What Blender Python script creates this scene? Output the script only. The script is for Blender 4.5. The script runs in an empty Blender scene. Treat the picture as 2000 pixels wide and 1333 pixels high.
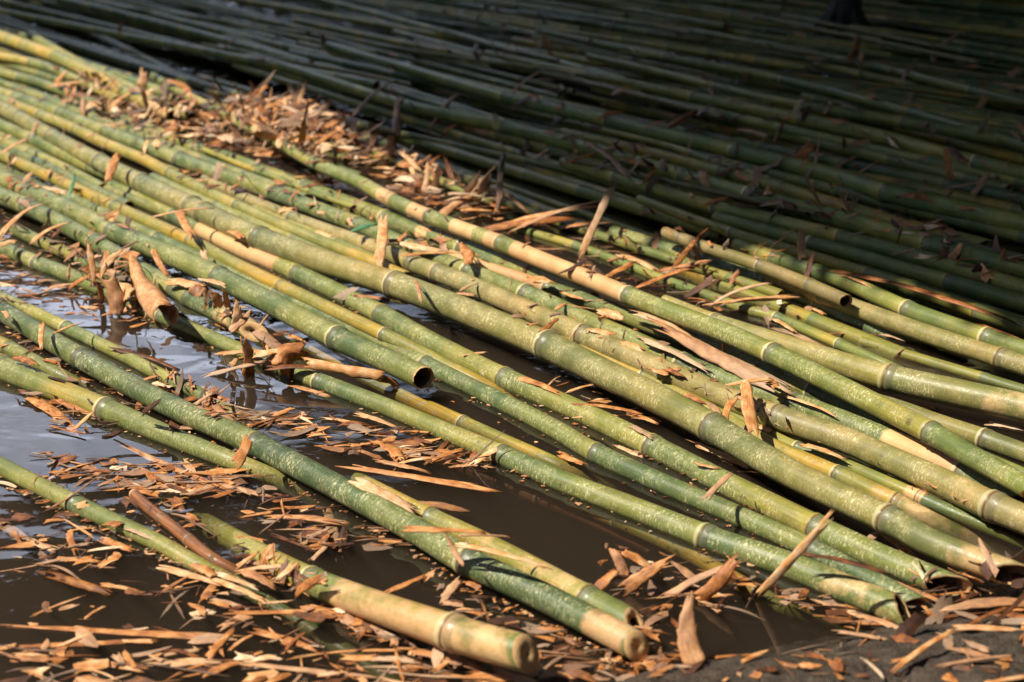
import bpy, math, random
from math import sin, cos, pi, radians, sqrt, atan2, exp
from mathutils import Vector, Matrix, noise
from mathutils.bvhtree import BVHTree

scene = bpy.context.scene
# ------------------------------------------------------------------ camera
F = 3000.0; CX, CY = 1000.0, 666.5; PITCH = radians(18.7); H = 1.0
cam_d = bpy.data.cameras.new("camera"); cam = bpy.data.objects.new("camera", cam_d)
scene.collection.objects.link(cam)
cam.location = (0, 0, H); cam.rotation_euler = (pi/2 - PITCH, 0, 0)
cam_d.sensor_width = 36; cam_d.lens = 54; cam_d.clip_end = 500; cam_d.clip_start = 0.05
cam_d.dof.use_dof = True; cam_d.dof.focus_distance = 2.65; cam_d.dof.aperture_fstop = 4.2
scene.camera = cam
# ------------------------------------------------------------------ light
SUN_EL = radians(53); SUN_AZ = radians(-102)         # light comes from the left, a little behind the camera (azimuth measured from +Y, clockwise)
sun_vec = Vector((sin(SUN_AZ)*cos(SUN_EL), cos(SUN_AZ)*cos(SUN_EL), sin(SUN_EL)))   # towards the sun
sd = bpy.data.lights.new("sun", 'SUN'); sun = bpy.data.objects.new("sun", sd)
scene.collection.objects.link(sun); sd.energy = 5.0; sd.angle = radians(0.5); sd.color = (1.0, 0.92, 0.79)
sun.rotation_euler = (-sun_vec).to_track_quat('-Z', 'Y').to_euler()
world = bpy.data.worlds.new("World"); scene.world = world; world.use_nodes = True
wn = world.node_tree.nodes; wl = world.node_tree.links; wn.clear()
sky = wn.new('ShaderNodeTexSky'); sky.sky_type = 'NISHITA'; sky.sun_disc = False
sky.sun_elevation = SUN_EL; sky.sun_rotation = SUN_AZ
bg = wn.new('ShaderNodeBackground'); bg.inputs[1].default_value = 0.052
tc = wn.new('ShaderNodeTexCoord'); cn = wn.new('ShaderNodeTexNoise'); cn.inputs['Scale'].default_value = 2.6
cn.inputs['Detail'].default_value = 7
mpw = wn.new('ShaderNodeMapping'); mpw.inputs['Scale'].default_value = (1, 1, 2.2); mpw.inputs['Location'].default_value = (0.35, 0.1, 0)
cr = wn.new('ShaderNodeMapRange'); cr.inputs[1].default_value = 0.36; cr.inputs[2].default_value = 0.52
mx = wn.new('ShaderNodeMix'); mx.data_type = 'RGBA'; mx.inputs[7].default_value = (38, 42, 52, 1)
out = wn.new('ShaderNodeOutputWorld')
wl.new(tc.outputs['Generated'], mpw.inputs[0]); wl.new(mpw.outputs[0], cn.inputs['Vector'])
cm = wn.new('ShaderNodeVectorMath'); cm.operation = 'DOT_PRODUCT'; cm.inputs[1].default_value = Vector((-.36, .87, .34)).normalized()   # a bank of cloud low in the north-west
cmr = wn.new('ShaderNodeMapRange'); cmr.inputs[1].default_value = .89; cmr.inputs[2].default_value = .97; cmu = wn.new('ShaderNodeMath'); cmu.operation = 'MULTIPLY'
wl.new(tc.outputs['Generated'], cm.inputs[0]); wl.new(cm.outputs['Value'], cmr.inputs[0])
wl.new(cn.outputs[0], cr.inputs[0]); wl.new(cr.outputs[0], cmu.inputs[0]); wl.new(cmr.outputs[0], cmu.inputs[1]); wl.new(cmu.outputs[0], mx.inputs[0])
wl.new(sky.outputs[0], mx.inputs[6]); wl.new(mx.outputs[2], bg.inputs[0]); wl.new(bg.outputs[0], out.inputs[0])
scene.view_settings.view_transform = 'Standard'; scene.view_settings.look = 'None'
scene.view_settings.exposure = 0.50; scene.view_settings.gamma = 1
scene.cycles.max_bounces = 6; scene.cycles.volume_bounces = 0; scene.cycles.transparent_max_bounces = 12
scene.cycles.use_denoising = True
scene.cycles.caustics_reflective = False; scene.cycles.caustics_refractive = False

# ------------------------------------------------------------------ helpers
UP = Vector((0, sin(PITCH), cos(PITCH))); FW = Vector((0, cos(PITCH), -sin(PITCH))); EYE = Vector((0, 0, H))
def ray(x, y): return FW*F + Vector((1, 0, 0))*(x-CX) + UP*(CY-y)
def at(x, y, z=0.0):
    d = ray(x, y); return EYE + d*((z-H)/d.z)
def depth(p): return (p-EYE).dot(FW)
def topx(p):
    d = p-EYE; return CX + F*d.x/d.dot(FW)
R = random.Random(7)
col = scene.collection
def tag(o, label=None, cat=None, group=None, kind=None):
    if label: o['label'] = label
    if cat: o['category'] = cat
    if group: o['group'] = group
    if kind: o['kind'] = kind
    return o
def mesh_obj(name, verts, faces, mat, parent=None, smooth=True, attrs=None):
    me = bpy.data.meshes.new(name); me.from_pydata([tuple(v) for v in verts], [], faces)
    if smooth: me.polygons.foreach_set('use_smooth', [True]*len(me.polygons))
    for k, (ty, data) in (attrs or {}).items():
        a = me.attributes.new(k, ty, 'POINT')
        if ty == 'FLOAT': a.data.foreach_set('value', data)
        else: a.data.foreach_set('vector', [c for v in data for c in v])
    if mat: me.materials.append(mat)
    me.update()
    o = bpy.data.objects.new(name, me); col.objects.link(o)
    if parent: o.parent = parent
    return o
def lerp_tab(tab, x):
    if x <= tab[0][0]: return tab[0][1]
    for (a, b), (c, d) in zip(tab, tab[1:]):
        if x <= c: return b + (d-b)*(x-a)/max(c-a, 1e-9)
    return tab[-1][1]

# ------------------------------------------------------------------ materials
class NT:
    def __init__(s, name):
        s.m = bpy.data.materials.new(name); s.m.use_nodes = True; s.n = s.m.node_tree.nodes; s.l = s.m.node_tree.links
        s.n.clear(); s.out = s.n.new('ShaderNodeOutputMaterial'); s.b = s.n.new('ShaderNodeBsdfPrincipled')
        s.l.new(s.b.outputs[0], s.out.inputs[0])
    def set(s, sock, v):
        if hasattr(v, 'is_linked') or isinstance(v, bpy.types.NodeSocket): s.l.new(v, sock)
        else: sock.default_value = v
    def attr(s, nm, o=2):
        a = s.n.new('ShaderNodeAttribute'); a.attribute_name = nm; return a.outputs[o]
    def noise(s, vec, sc, det=3, rough=.5, dist=0):
        t = s.n.new('ShaderNodeTexNoise'); s.set(t.inputs['Vector'], vec); t.inputs['Scale'].default_value = sc
        t.inputs['Detail'].default_value = det; t.inputs['Roughness'].default_value = rough; t.inputs['Distortion'].default_value = dist
        return t.outputs[0]
    def map(s, vec, sc):
        t = s.n.new('ShaderNodeMapping'); s.set(t.inputs[0], vec); t.inputs['Scale'].default_value = sc; return t.outputs[0]
    def rng(s, v, a, b, c=0., d=1., smooth=False):
        t = s.n.new('ShaderNodeMapRange'); s.set(t.inputs[0], v)
        if smooth: t.interpolation_type = 'SMOOTHSTEP'
        for i, q in enumerate((a, b, c, d)): s.set(t.inputs[i+1], q)
        return t.outputs[0]
    def math(s, op, a, b=0.):
        t = s.n.new('ShaderNodeMath'); t.operation = op; s.set(t.inputs[0], a); s.set(t.inputs[1], b); return t.outputs[0]
    def mix(s, f, a, b, mode='MIX'):
        t = s.n.new('ShaderNodeMix'); t.data_type = 'RGBA'; t.blend_type = mode
        s.set(t.inputs[0], f)
        s.set(t.inputs[6], (*a, 1) if isinstance(a, tuple) else a); s.set(t.inputs[7], (*b, 1) if isinstance(b, tuple) else b)
        return t.outputs[2]
    def ramp(s, f, stops):
        t = s.n.new('ShaderNodeValToRGB'); s.set(t.inputs[0], f); e = t.color_ramp.elements
        while len(e) < len(stops): e.new(.5)
        for k, (p, c) in zip(e, stops): k.position = p; k.color = (*c, 1)
        return t.outputs[0]
    def bump(s, h, st, dist):
        t = s.n.new('ShaderNodeBump'); s.set(t.inputs['Height'], h); t.inputs['Strength'].default_value = st
        t.inputs['Distance'].default_value = dist; s.l.new(t.outputs[0], s.b.inputs['Normal']); return t

def bamboo_mat(ring=False):
    m = NT('bamboo_node' if ring else 'bamboo_culm')
    cyl = m.attr('cyl', 1); ds = m.attr('ds'); de = m.attr('de'); dry = m.attr('dry')
    oi = m.n.new('ShaderNodeObjectInfo'); sep = m.n.new('ShaderNodeSeparateColor'); m.l.new(oi.outputs['Color'], sep.inputs[0])
    yel, bri, blo = sep.outputs[0], sep.outputs[1], sep.outputs[2]
    frac = m.math('DIVIDE', ds, m.math('ADD', m.math('ADD', ds, de), .0001))
    big = m.noise(cyl, 5, 2); mid = m.noise(cyl, 22, 4, .6)
    # green after the node, yellow towards the next one
    t = m.math('ADD', m.math('MULTIPLY', frac, .36), m.math('ADD', m.math('MULTIPLY', yel, .72), m.math('ADD', m.math('MULTIPLY', m.math('SUBTRACT', big, .5), .9), m.math('MULTIPLY', m.math('SUBTRACT', mid, .5), .55))))
    base = m.ramp(t, [(.0, (.052, .090, .036)), (.25, (.088, .132, .038)), (.5, (.175, .198, .040)), (.75, (.310, .265, .042)), (1., (.54, .315, .030))])
    # pale bloom streaked across the culm
    st = m.noise(m.map(cyl, (1, .4, .4)), 190, 4, .7)
    film = m.math('MULTIPLY', m.rng(mid, .42, .62), m.math('MULTIPLY', m.rng(st, .44, .60), blo))
    base = m.mix(m.math('MULTIPLY', film, .55), base, (.38, .39, .22))
    # flecks
    fl = m.noise(m.map(cyl, (1, .34, .34)), 420, 3, .6)
    flk = m.math('MULTIPLY', m.rng(fl, .55, .62), m.rng(mid, .38, .58))
    # dark spots and scuffs
    sp = m.noise(cyl, 60, 3, .6)
    base = m.mix(m.rng(sp, .64, .72, 0, .8), base, (.11, .07, .03))
    dirt = m.noise(m.map(cyl, (.5, 1, 1)), 30, 5, .75)
    base = m.mix(m.rng(dirt, .55, .72, 0, .65), base, (.17, .12, .05))
    lg = m.noise(m.map(cyl, (.05, 1, 1)), 260, 2)
    base = m.mix(m.rng(lg, .35, .7, .0, .4), base, (.05, .065, .02))
    # grey waxy band just after the node, yellow just before
    base = m.mix(m.math('MULTIPLY', m.rng(ds, .0, .024, .4, 0., True), m.rng(mid, .3, .5, .4, 1)), base, (.15, .17, .11))
    base = m.mix(m.rng(de, .0, .04, .3, 0., True), base, (.36, .32, .065))
    # dried tan zones and brown husk still clinging
    tan = m.mix(m.rng(mid, .35, .65), (.56, .32, .125), (.66, .45, .20))
    tan = m.mix(m.rng(big, .4, .6, 0, .5), tan, (.56, .28, .14))
    edge = m.math('ADD', dry, m.math('MULTIPLY', m.math('SUBTRACT', mid, .5), .9))
    base = m.mix(m.rng(edge, .42, .62), base, tan)
    husk = m.mix(m.rng(lg, .3, .7), (.14, .05, .02), (.38, .15, .05))
    base = m.mix(m.rng(edge, 1.4, 1.6), base, husk)
    brn = m.math('MULTIPLY', m.math('SUBTRACT', 1., oi.outputs['Alpha']), m.rng(big, .3, .6, .5, 1.))
    base = m.mix(brn, base, m.mix(m.rng(mid, .35, .65), (.22, .17, .075), (.40, .28, .12)))
    if ring:
        u = m.attr('u')
        base = m.mix(m.rng(u, .30, .42, 1, 0), base, m.mix(m.rng(oi.outputs['Random'], .2, .8), (.54, .50, .28), base))
        base = m.mix(m.math('MULTIPLY', m.rng(u, .40, .5), m.rng(u, .58, .70, 1, 0)), base, (.13, .065, .04))
        base = m.mix(m.rng(u, .66, .8), base, m.mix(.65, (.13, .12, .08), base))
    base = m.mix(1., base, m.mix(0., m.math('MULTIPLY', bri, 1.72), (0, 0, 0)), 'MULTIPLY')
    if not ring:
        fine = m.noise(m.map(cyl, (1, .6, .6)), 800, 2, .5)
        flk = m.math('MAXIMUM', flk, m.math('MULTIPLY', m.rng(fine, .62, .68), .6))
        base = m.mix(m.math('MULTIPLY', m.math('MULTIPLY', flk, m.math('MULTIPLY', m.rng(blo, 0, .7, .10, .95), m.rng(m.noise(cyl, 9, 3, .6), .35, .6, .25, .9))), m.rng(dry, .3, .8, 1, .3)), base, (.70, .66, .36))
    m.set(m.b.inputs['Base Color'], base)
    m.set(m.b.inputs['Roughness'], m.rng(st, .3, .7, .34, .56))
    m.b.inputs['Specular IOR Level'].default_value = .5
    m.bump(m.math('ADD', m.math('MULTIPLY', lg, .5), m.math('ADD', flk, m.math('MULTIPLY', mid, .8))), .5, .0012)
    return m.m
M_CULM = bamboo_mat(); M_NODE = bamboo_mat(True)

def simple(name, c1, c2, scale, rough=.7, bump=.4, dist=.002, stretch=(1, 1, 1)):
    m = NT(name); tcn = m.n.new('ShaderNodeTexCoord'); v = m.map(tcn.outputs['Object'], stretch)
    nz = m.noise(v, scale, 5, .65)
    m.set(m.b.inputs['Base Color'], m.mix(m.rng(nz, .35, .65), c1, c2)); m.b.inputs['Roughness'].default_value = rough
    m.bump(nz, bump, dist); return m.m
M_PITH = simple('pale_cut_wood', (.55, .30, .12), (.62, .42, .20), 180, .8)
M_HOLLOW = simple('hollow_inside', (.10, .06, .03), (.17, .10, .05), 90, .9)
M_WHITEPITH = simple('white_pith', (.35, .34, .30), (.12, .09, .06), 160, .6)
M_BARK = simple('wet_bark', (.018, .014, .011), (.05, .04, .032), 30, .7, .8, .01, (1, 1, .25))

def husk_mat():
    m = NT('dry_sheath'); tcn = m.n.new('ShaderNodeTexCoord'); oi = m.n.new('ShaderNodeObjectInfo')
    sep = m.n.new('ShaderNodeSeparateColor'); m.l.new(oi.outputs['Color'], sep.inputs[0])
    uv = m.attr('suv', 1); tone = m.math('ADD', m.attr('tone'), sep.outputs[0])
    fib = m.noise(m.map(uv, (.06, 1, 1)), 900, 3, .6); bl = m.noise(uv, 45, 4, .6)
    t = m.math('ADD', tone, m.math('ADD', m.math('MULTIPLY', m.math('SUBTRACT', fib, .5), .8), m.math('MULTIPLY', m.math('SUBTRACT', bl, .5), 1.0)))
    c = m.ramp(t, [(0., (.045, .018, .009)), (.22, (.14, .048, .018)), (.42, (.33, .118, .032)), (.58, (.54, .225, .065)), (.74, (.68, .37, .16)), (1., (.80, .62, .42))])
    c = m.mix(m.rng(m.noise(uv, 1.3, 2, .5), .5, .68, 0, .75), c, m.mix(fib, (.22, .15, .10), (.62, .47, .33)))
    sp = m.noise(uv, 150, 3, .6)
    c = m.mix(m.rng(sp, .66, .72, 0, .7), c, (.07, .03, .02))
    m.set(m.b.inputs['Base Color'], c); m.b.inputs['Roughness'].default_value = .55
    m.b.inputs['Specular IOR Level'].default_value = .35
    m.bump(m.math('ADD', fib, m.math('MULTIPLY', bl, .6)), .5, .0008)
    return m.m
M_HUSK = husk_mat()
M_LEAFBIT = simple('green_leaf', (.05, .16, .07), (.09, .24, .11), 60, .5)
def leaf_mat(name, a, b):
    m = NT(name); oi = m.attr('tone')
    m.set(m.b.inputs['Base Color'], m.mix(oi, a, b)); m.b.inputs['Roughness'].default_value = .6
    return m.m
M_CROWN = leaf_mat('crown_leaves', (.020, .035, .012), (.05, .085, .025))

def water_mat():
    m = NT('muddy_water'); m.n.remove(m.b)
    tr = m.n.new('ShaderNodeBsdfTransparent'); gl = m.n.new('ShaderNodeBsdfGlossy'); gl.inputs['Roughness'].default_value = .015
    fr = m.n.new('ShaderNodeFresnel'); fr.inputs[0].default_value = 1.5; ms = m.n.new('ShaderNodeMixShader')
    tcn = m.n.new('ShaderNodeTexCoord')
    h = m.math('ADD', m.noise(m.map(tcn.outputs['Object'], (1, 1.6, 1)), 3.2, 2, .5, .6), m.math('MULTIPLY', m.noise(tcn.outputs['Object'], 16, 2, .5), .10))
    bp = m.n.new('ShaderNodeBump'); m.set(bp.inputs['Height'], h); bp.inputs['Strength'].default_value = 1; bp.inputs['Distance'].default_value = .006
    m.l.new(bp.outputs[0], gl.inputs['Normal']); m.l.new(bp.outputs[0], fr.inputs['Normal'])
    m.l.new(fr.outputs[0], ms.inputs[0]); m.l.new(tr.outputs[0], ms.inputs[1]); m.l.new(gl.outputs[0], ms.inputs[2])
    m.l.new(ms.outputs[0], m.out.inputs[0])
    v = m.n.new('ShaderNodeVolumePrincipled'); v.inputs['Color'].default_value = (.22, .16, .112, 1)
    v.inputs['Density'].default_value = 10; v.inputs['Anisotropy'].default_value = .2
    m.l.new(v.outputs[0], m.out.inputs[1])
    return m.m
M_WATER = water_mat()

def mud_mat():
    m = NT('wet_mud'); tcn = m.n.new('ShaderNodeTexCoord'); o = tcn.outputs['Object']
    a = m.noise(o, 40, 6, .7); b = m.noise(o, 260, 3, .6)
    m.set(m.b.inputs['Base Color'], m.mix(m.rng(a, .35, .65), (.028, .021, .016), (.095, .072, .053)))
    m.set(m.b.inputs['Roughness'], m.rng(b, .38, .6, .18, .8))
    m.b.inputs['Specular IOR Level'].default_value = .3
    m.bump(m.math('ADD', a, m.math('MULTIPLY', b, .6)), 1., .006); return m.m
M_MUD = mud_mat()
M_GROUND = simple('dark_earth', (.03, .023, .016), (.06, .05, .035), 4, .9, .3, .02)

# ------------------------------------------------------------------ setting: ground, water, mud bank
shore_px = [(-700, 1440), (300, 1400), (900, 1368), (1200, 1336), (1300, 1308), (1400, 1288), (1500, 1270), (1600, 1258), (1680, 1240), (1780, 1220), (1900, 1212), (2000, 1205), (2400, 1170)]
shore = [(at(x, y).x, at(x, y).y) for x, y in shore_px]
shore = [(-6, shore[0][1]-.25)] + shore + [(6, 3.0)]
def gh(x, y):
    def ss(a, b, t):
        t = min(1, max(0, (t-a)/(b-a))); return t*t*(3-2*t)
    inside = ss(-9.5, -8.5, x)*(1-ss(8.5, 9.5, x))*ss(.3, 1.1, y)*(1-ss(11.8, 13.2, y))
    base = .12 + .05*noise.noise(Vector((x*.3, y*.3, 0)))
    return base*(1-inside) - .34*inside
xs = [-150, -60, -30, -16] + [-12+.5*i for i in range(49)] + [16, 30, 60, 150]
ys = [-150, -50, -20, -6, -2] + [-1+.4*i for i in range(42)] + [18, 24, 40, 80, 200]
gv = [(x, y, gh(x, y) - (.25 if y < 1.4 and abs(x) < 6.5 and y > -2.5 else 0)) for y in ys for x in xs]; nx = len(xs)
gf = [(j*nx+i, j*nx+i+1, (j+1)*nx+i+1, (j+1)*nx+i) for j in range(len(ys)-1) for i in range(nx-1)]
tag(mesh_obj('ground', gv, gf, M_GROUND), kind='structure')
# water: a closed body whose bottom lies under the pond bed
wx0, wx1, wy0, wy1 = -10.5, 10.5, .2, 13.6
wv = [(x, y, z) for z in (-.6, 0) for (x, y) in ((wx0, wy0), (wx1, wy0), (wx1, wy1), (wx0, wy1))]
tag(mesh_obj('water', wv, [(3, 2, 1, 0), (4, 5, 6, 7), (0, 1, 5, 4), (1, 2, 6, 5), (2, 3, 7, 6), (3, 0, 4, 7)], M_WATER, smooth=False), kind='structure')
# mud bank
bv = []; bf = []
bx = [-5.5, -4, -3, -2, -1.2, -.8, -.4, -.2] + [i*.011 for i in range(0, 140)] + [1.6, 1.8, 2.2, 3, 4, 5.5]
nb_ = 70
for x in bx:
    sy = lerp_tab(shore, x)
    for j in range(nb_):
        d = -.05 + .006*j if j < 60 else .31 + (j-59)**2*.035
        y = sy - d
        p = Vector((x*9, y*9, 0)); q = Vector((x*45, y*45, 3)); r_ = Vector((x*130, y*130, 5))
        h = (.045*(1-exp(-max(d, 0)/.10)) if d > 0 else d*.55) + .010*noise.noise(p) + .006*noise.noise(q) + .0045*noise.noise(r_)
        h += .05*max(0, min(1, (d-.3)/1.))
        bv.append((x, y, h))
for i in range(len(bx)-1):
    for j in range(nb_-1):
        a = i*nb_+j; bf.append((a, a+nb_, a+nb_+1, a+1)[::-1])
bank = tag(mesh_obj('mud_bank', bv, bf, M_MUD), kind='structure')

# ------------------------------------------------------------------ bamboo poles
BV = []; BF = []                 # collected surface for resting litter on
def catmull(P, step=.012):
    out_ = []
    Q = [P[0]*2-P[1]] + P + [P[-1]*2-P[-2]]
    for i in range(1, len(Q)-2):
        a, b, c, d = Q[i-1:i+3]; n = max(2, int((c-b).length/step))
        for k in range(n):
            t = k/n
            out_.append(.5*((2*b)+(c-a)*t+(2*a-5*b+4*c-d)*t*t+(3*b-a-3*c+d)*t**3))
    out_.append(P[-1]); return out_
def rgba(t): return (t[0], t[1], t[2], 1 if len(t) < 4 else 1-t[3])
def pole(pts3, rad, node_s, tint, label, group=None, cat='bamboo pole', name='bamboo_pole', dry=(), end=(Vector((0, 0, 1)), .3), start=(Vector((0, 0, 1)), -.3),
         sides=18, rings=True, step=.012, wall=.24, endmat=None):
    """pts3: curve points; rad(s): radius; node_s: node distances along the curve"""
    C = catmull(pts3, step); S = [0.]
    for a, b in zip(C, C[1:]): S.append(S[-1]+(b-a).length)
    L = S[-1]
    def pos(s):
        s = min(max(s, 0), L); lo, hi = 0, len(S)-1
        while hi-lo > 1:
            m_ = (lo+hi)//2
            if S[m_] <= s: lo = m_
            else: hi = m_
        t = (s-S[lo])/max(S[hi]-S[lo], 1e-9); return C[lo].lerp(C[hi], t)
    def tang(s): return (pos(s+.01)-pos(s-.01)).normalized()
    node_s = sorted(n for n in node_s if .02 < n < L-.004)
    samp = set(S)
    for n in node_s:
        for d in (-.012, -.008, -.005, -.002, .001, .004, .008, .013): samp.add(n+d)
    samp = sorted(s for s in samp if 0 <= s <= L)
    clean = [samp[0]]
    for s in samp[1:]:
        if s-clean[-1] > .0012: clean.append(s)
    clean[-1] = L
    nb = [-R.uniform(.1, .25)] + node_s + [L+R.uniform(.1, .25)]
    off = Vector((R.uniform(0, 50), R.uniform(0, 50), 0)); side0 = Vector((1, 0, 0))
    V = []; A = {'ds': [], 'de': [], 'dry': [], 'cyl': []}
    def frame(s):
        t = tang(s); x_ = t.cross(Vector((0, 0, 1))).normalized(); return t, x_, x_.cross(t)
    phase = R.uniform(0, 6)
    def nd(s):
        for a, b in zip(nb, nb[1:]):
            if a <= s <= b: return s-a, b-s
        return .1, .1
    def drv(s):
        v = 0
        for a, b, k in dry:
            e = .012; v = max(v, k*min(1, max(0, (s-a)/e+.5))*min(1, max(0, (b-s)/e+.5)))
        return v
    def addring(s, r, shift=None, pull=0., fake_dry=None):
        t, x_, y_ = frame(s); c = pos(s); a, b = nd(s); dv = drv(s) if fake_dry is None else fake_dry
        for k in range(sides):
            th = 2*pi*k/sides; o = x_*cos(th)+y_*sin(th); q = c+o*r
            if shift: q = q + t*(shift[0].dot(o)*shift[1]*r + pull)
            V.append(q); A['ds'].append(a); A['de'].append(b); A['dry'].append(dv)
            A['cyl'].append((s+off.x, cos(th)*r+off.y, sin(th)*r))
    def bulge(s):
        a, b = nd(s); d = a if a < b else -b
        k = 1 + .045*exp(-((d+.004)/.0055)**2) - .022*exp(-((d-.0015)/.002)**2) + .04*exp(-((d-.007)/.006)**2)
        return k*(1-.03*sin(pi*a/(a+b+1e-6)))*(1+.012*noise.noise(Vector((s*9, phase, 0))))
    for i, s in enumerate(clean):
        sh = None
        if s > L-.03 and end: w = (s-(L-.03))/.03; sh = (end[0], end[1]*w)
        if s < .03 and start: w = 1-s/.03; sh = (start[0], start[1]*w)
        addring(s, rad(s)*bulge(s)*(.965 if i in (0, len(clean)-1) else 1), sh)
    n = len(clean); fc = [(i*sides+k, i*sides+(k+1) % sides, (i+1)*sides+(k+1) % sides, (i+1)*sides+k) for i in range(n-1) for k in range(sides)]
    root = bpy.data.objects.new(name, None); col.objects.link(root); root.location = C[0]; root.empty_display_size = .05
    tag(root, label, cat, group)
    inv = C[0].copy()
    b0 = len(BV); BV.extend(V); BF.extend([tuple(b0+q for q in f) for f in fc])
    culm = mesh_obj('culm', [v-inv for v in V], fc, M_CULM, root, True, {k: ('FLOAT_VECTOR' if k == 'cyl' else 'FLOAT', v) for k, v in A.items()})
    tint = ((tint[0]*.92+.12) if tint[0] > .125 else tint[0], *tint[1:]); culm.color = rgba(tint)
    # cut ends: rim, inner wall and the membrane inside
    for s, e, sg in ((L, end, 1), (0, start, -1)):
        if not e: continue
        t, x_, y_ = frame(s); c = pos(s); r = rad(s)*.965; vv = []; deep = .05; ra = random.Random(int(s*1000)); rag0 = [0]*sides; rag = [ra.uniform(-.3, 1) for _ in range(sides)]
        for (rr, pl, k) in ((r, 0, 1), (r*.90, (.0012 if wall < .8 else .10*r/.6)*sg, 1), (r*(1-wall), (.0006 if wall < .8 else .2*r)*sg, 1), (r*(1-wall)*.98, -.008*sg, .9), (r*(1-wall)*.95, -deep*sg, 0), (.0003, -deep*sg*1.05, 0)):
            for q in range(sides):
                th = 2*pi*q/sides; o = x_*cos(th)+y_*sin(th); vv.append(c+o*rr+t*(e[0].dot(o)*e[1]*rr*k+pl+sg*r*(.16 if wall < .7 else .015)*k*(rag[q] if rr < r*.99 else rag0[q]))-inv)
        def rf(a, b): return [((a*sides+k), (a*sides+(k+1) % sides), (b*sides+(k+1) % sides), (b*sides+k)) for a in range(a, b) for b in (a+1,) for k in range(sides)]
        f1 = rf(0, 3); f2 = rf(3, 5)
        if sg < 0: f1 = [f[::-1] for f in f1]; f2 = [f[::-1] for f in f2]
        eo = mesh_obj('cut_end', vv, f1+f2, M_PITH, root)
        eo.data.materials.append(endmat or M_HOLLOW)
        for p in eo.data.polygons[len(f1):]: p.material_index = 1
    if rings:
        prof = [(-.0095, 1.003, 0.), (-.007, 1.06, .12), (-.005, 1.10, .25), (-.0028, 1.085, .38), (-.0012, 1.04, .48), (.0004, 1.035, .58), (.0022, 1.085, .68), (.005, 1.10, .8), (.009, 1.06, .92), (.0135, 1.003, 1.)]
        for ns in node_s:
            k_ = min(1.25, rad(ns)/.018); V = []; A = {'ds': [], 'de': [], 'dry': [], 'cyl': []}; U = []
            for (d, m_, u) in prof:
                s = min(max(ns+d*k_, 0), L); addring(s, rad(s)*m_*1.004); U += [u]*sides
            ff = [(i*sides+k, i*sides+(k+1) % sides, (i+1)*sides+(k+1) % sides, (i+1)*sides+k) for i in range(len(prof)-1) for k in range(sides)]
            at_ = {k: ('FLOAT_VECTOR' if k == 'cyl' else 'FLOAT', v) for k, v in A.items()}; at_['u'] = ('FLOAT', U)
            ro = mesh_obj('node_ring', [v-inv for v in V], ff, M_NODE, root, True, at_); ro.color = rgba(tint)
    return root
def traced(pts, widths, nodes, tint, label, dry=(), zb=.0, end=None, start=None, group=None, wall=.24, sides=20, endmat=None, **kw):
    """pts in photo pixels, (x, y) or (x, y, z); zb lifts the whole pole; nodes by pixel column"""
    P = []; RT = []
    for p in pts:
        w = lerp_tab(widths, p[0]); q = at(p[0], p[1], .02); r = w/2*depth(q)/F*.97
        z = p[2]+zb if len(p) > 2 else .35*r+zb
        q = at(p[0], p[1], z); P.append(q); RT.append((p[0], w/2*depth(q)/F*.97))
    C = catmull(P); S = [0.]
    for a, b in zip(C, C[1:]): S.append(S[-1]+(b-a).length)
    X = [topx(c) for c in C]
    def s_at(x):
        i = min(range(len(X)), key=lambda k: abs(X[k]-x)); return S[i]
    rt = [(s_at(x), r) for x, r in RT]; L = S[-1]; r0 = rt[0][1]
    # smooth radius: blend the table with its straight-line trend so the culm does not swell between joints
    def rad(s): return (lerp_tab(rt, s-.15)+lerp_tab(rt, s)*2+lerp_tab(rt, s+.15))/4
    ns = [s_at(x) for x in nodes]
    if ns:                                   # carry the joints on beyond the ones read from the photo
        gap = sum(b-a for a, b in zip(ns, ns[1:]))/(len(ns)-1) if len(ns) > 1 else .33
        gap = min(.42, max(.2, gap)); s = ns[0]-gap
        while s > .05 and nodes[0] > 60 and pts[0][0] < 0: ns.insert(0, s); s -= gap*.95
    else:
        s = R.uniform(.1, .3)
        while s < L: ns.append(s); s += R.uniform(.26, .36)
    dr = [(s_at(a), s_at(b), k) for a, b, k in dry]
    kw2 = dict(kw)
    return pole(P, rad, ns, tint, label, group, dry=dr, end=end or (Vector((.3, .5, 1)), .9), start=start or (Vector((0, 0, 1)), -.3), wall=wall, sides=sides, endmat=endmat, **kw2)

Y = Vector((0, 1, 0)); Z = Vector((0, 0, 1))
# ---- poles in the foreground and in the sunlit raft, read from the photo
traced([(-150, 833), (0, 911), (147, 985), (300, 1057), (390, 1107, -.005), (560, 1200, -.03), (700, 1290, -.05), (790, 1350, -.07)], [(0, 38), (147, 40), (400, 36), (700, 38)], [147, 470],
       (.42, .55, .5), 'yellow-green pole slipping under water, lowest of those on the left edge')
traced([(262, 966, .002), (290, 992, .004), (350, 1040, .004), (413, 1090, .006), (470, 1122, -.01)], [(262, 22), (350, 27), (470, 24)], [320, 372],
       (.9, .5, .1), 'short brown husk-covered stick floating between two poles at lower left', dry=[(200, 500, 2)])
traced([(330, 985, -.09), (450, 1052, -.022), (520, 1092, -.006), (600, 1132, .008), (700, 1172, .022), (885, 1236, .04), (1026, 1277, .052)], [(330, 44), (560, 52), (700, 64), (885, 74), (1026, 80)], [612, 885],
       (.62, .57, .5), 'thick tan-ended pole at the bottom with a blunt rounded end, lifted out of the water', dry=[(570, 700, .42), (660, 1100, .62)], end=(Vector((.2, -.3, -1)), .35), wall=.9)
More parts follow.
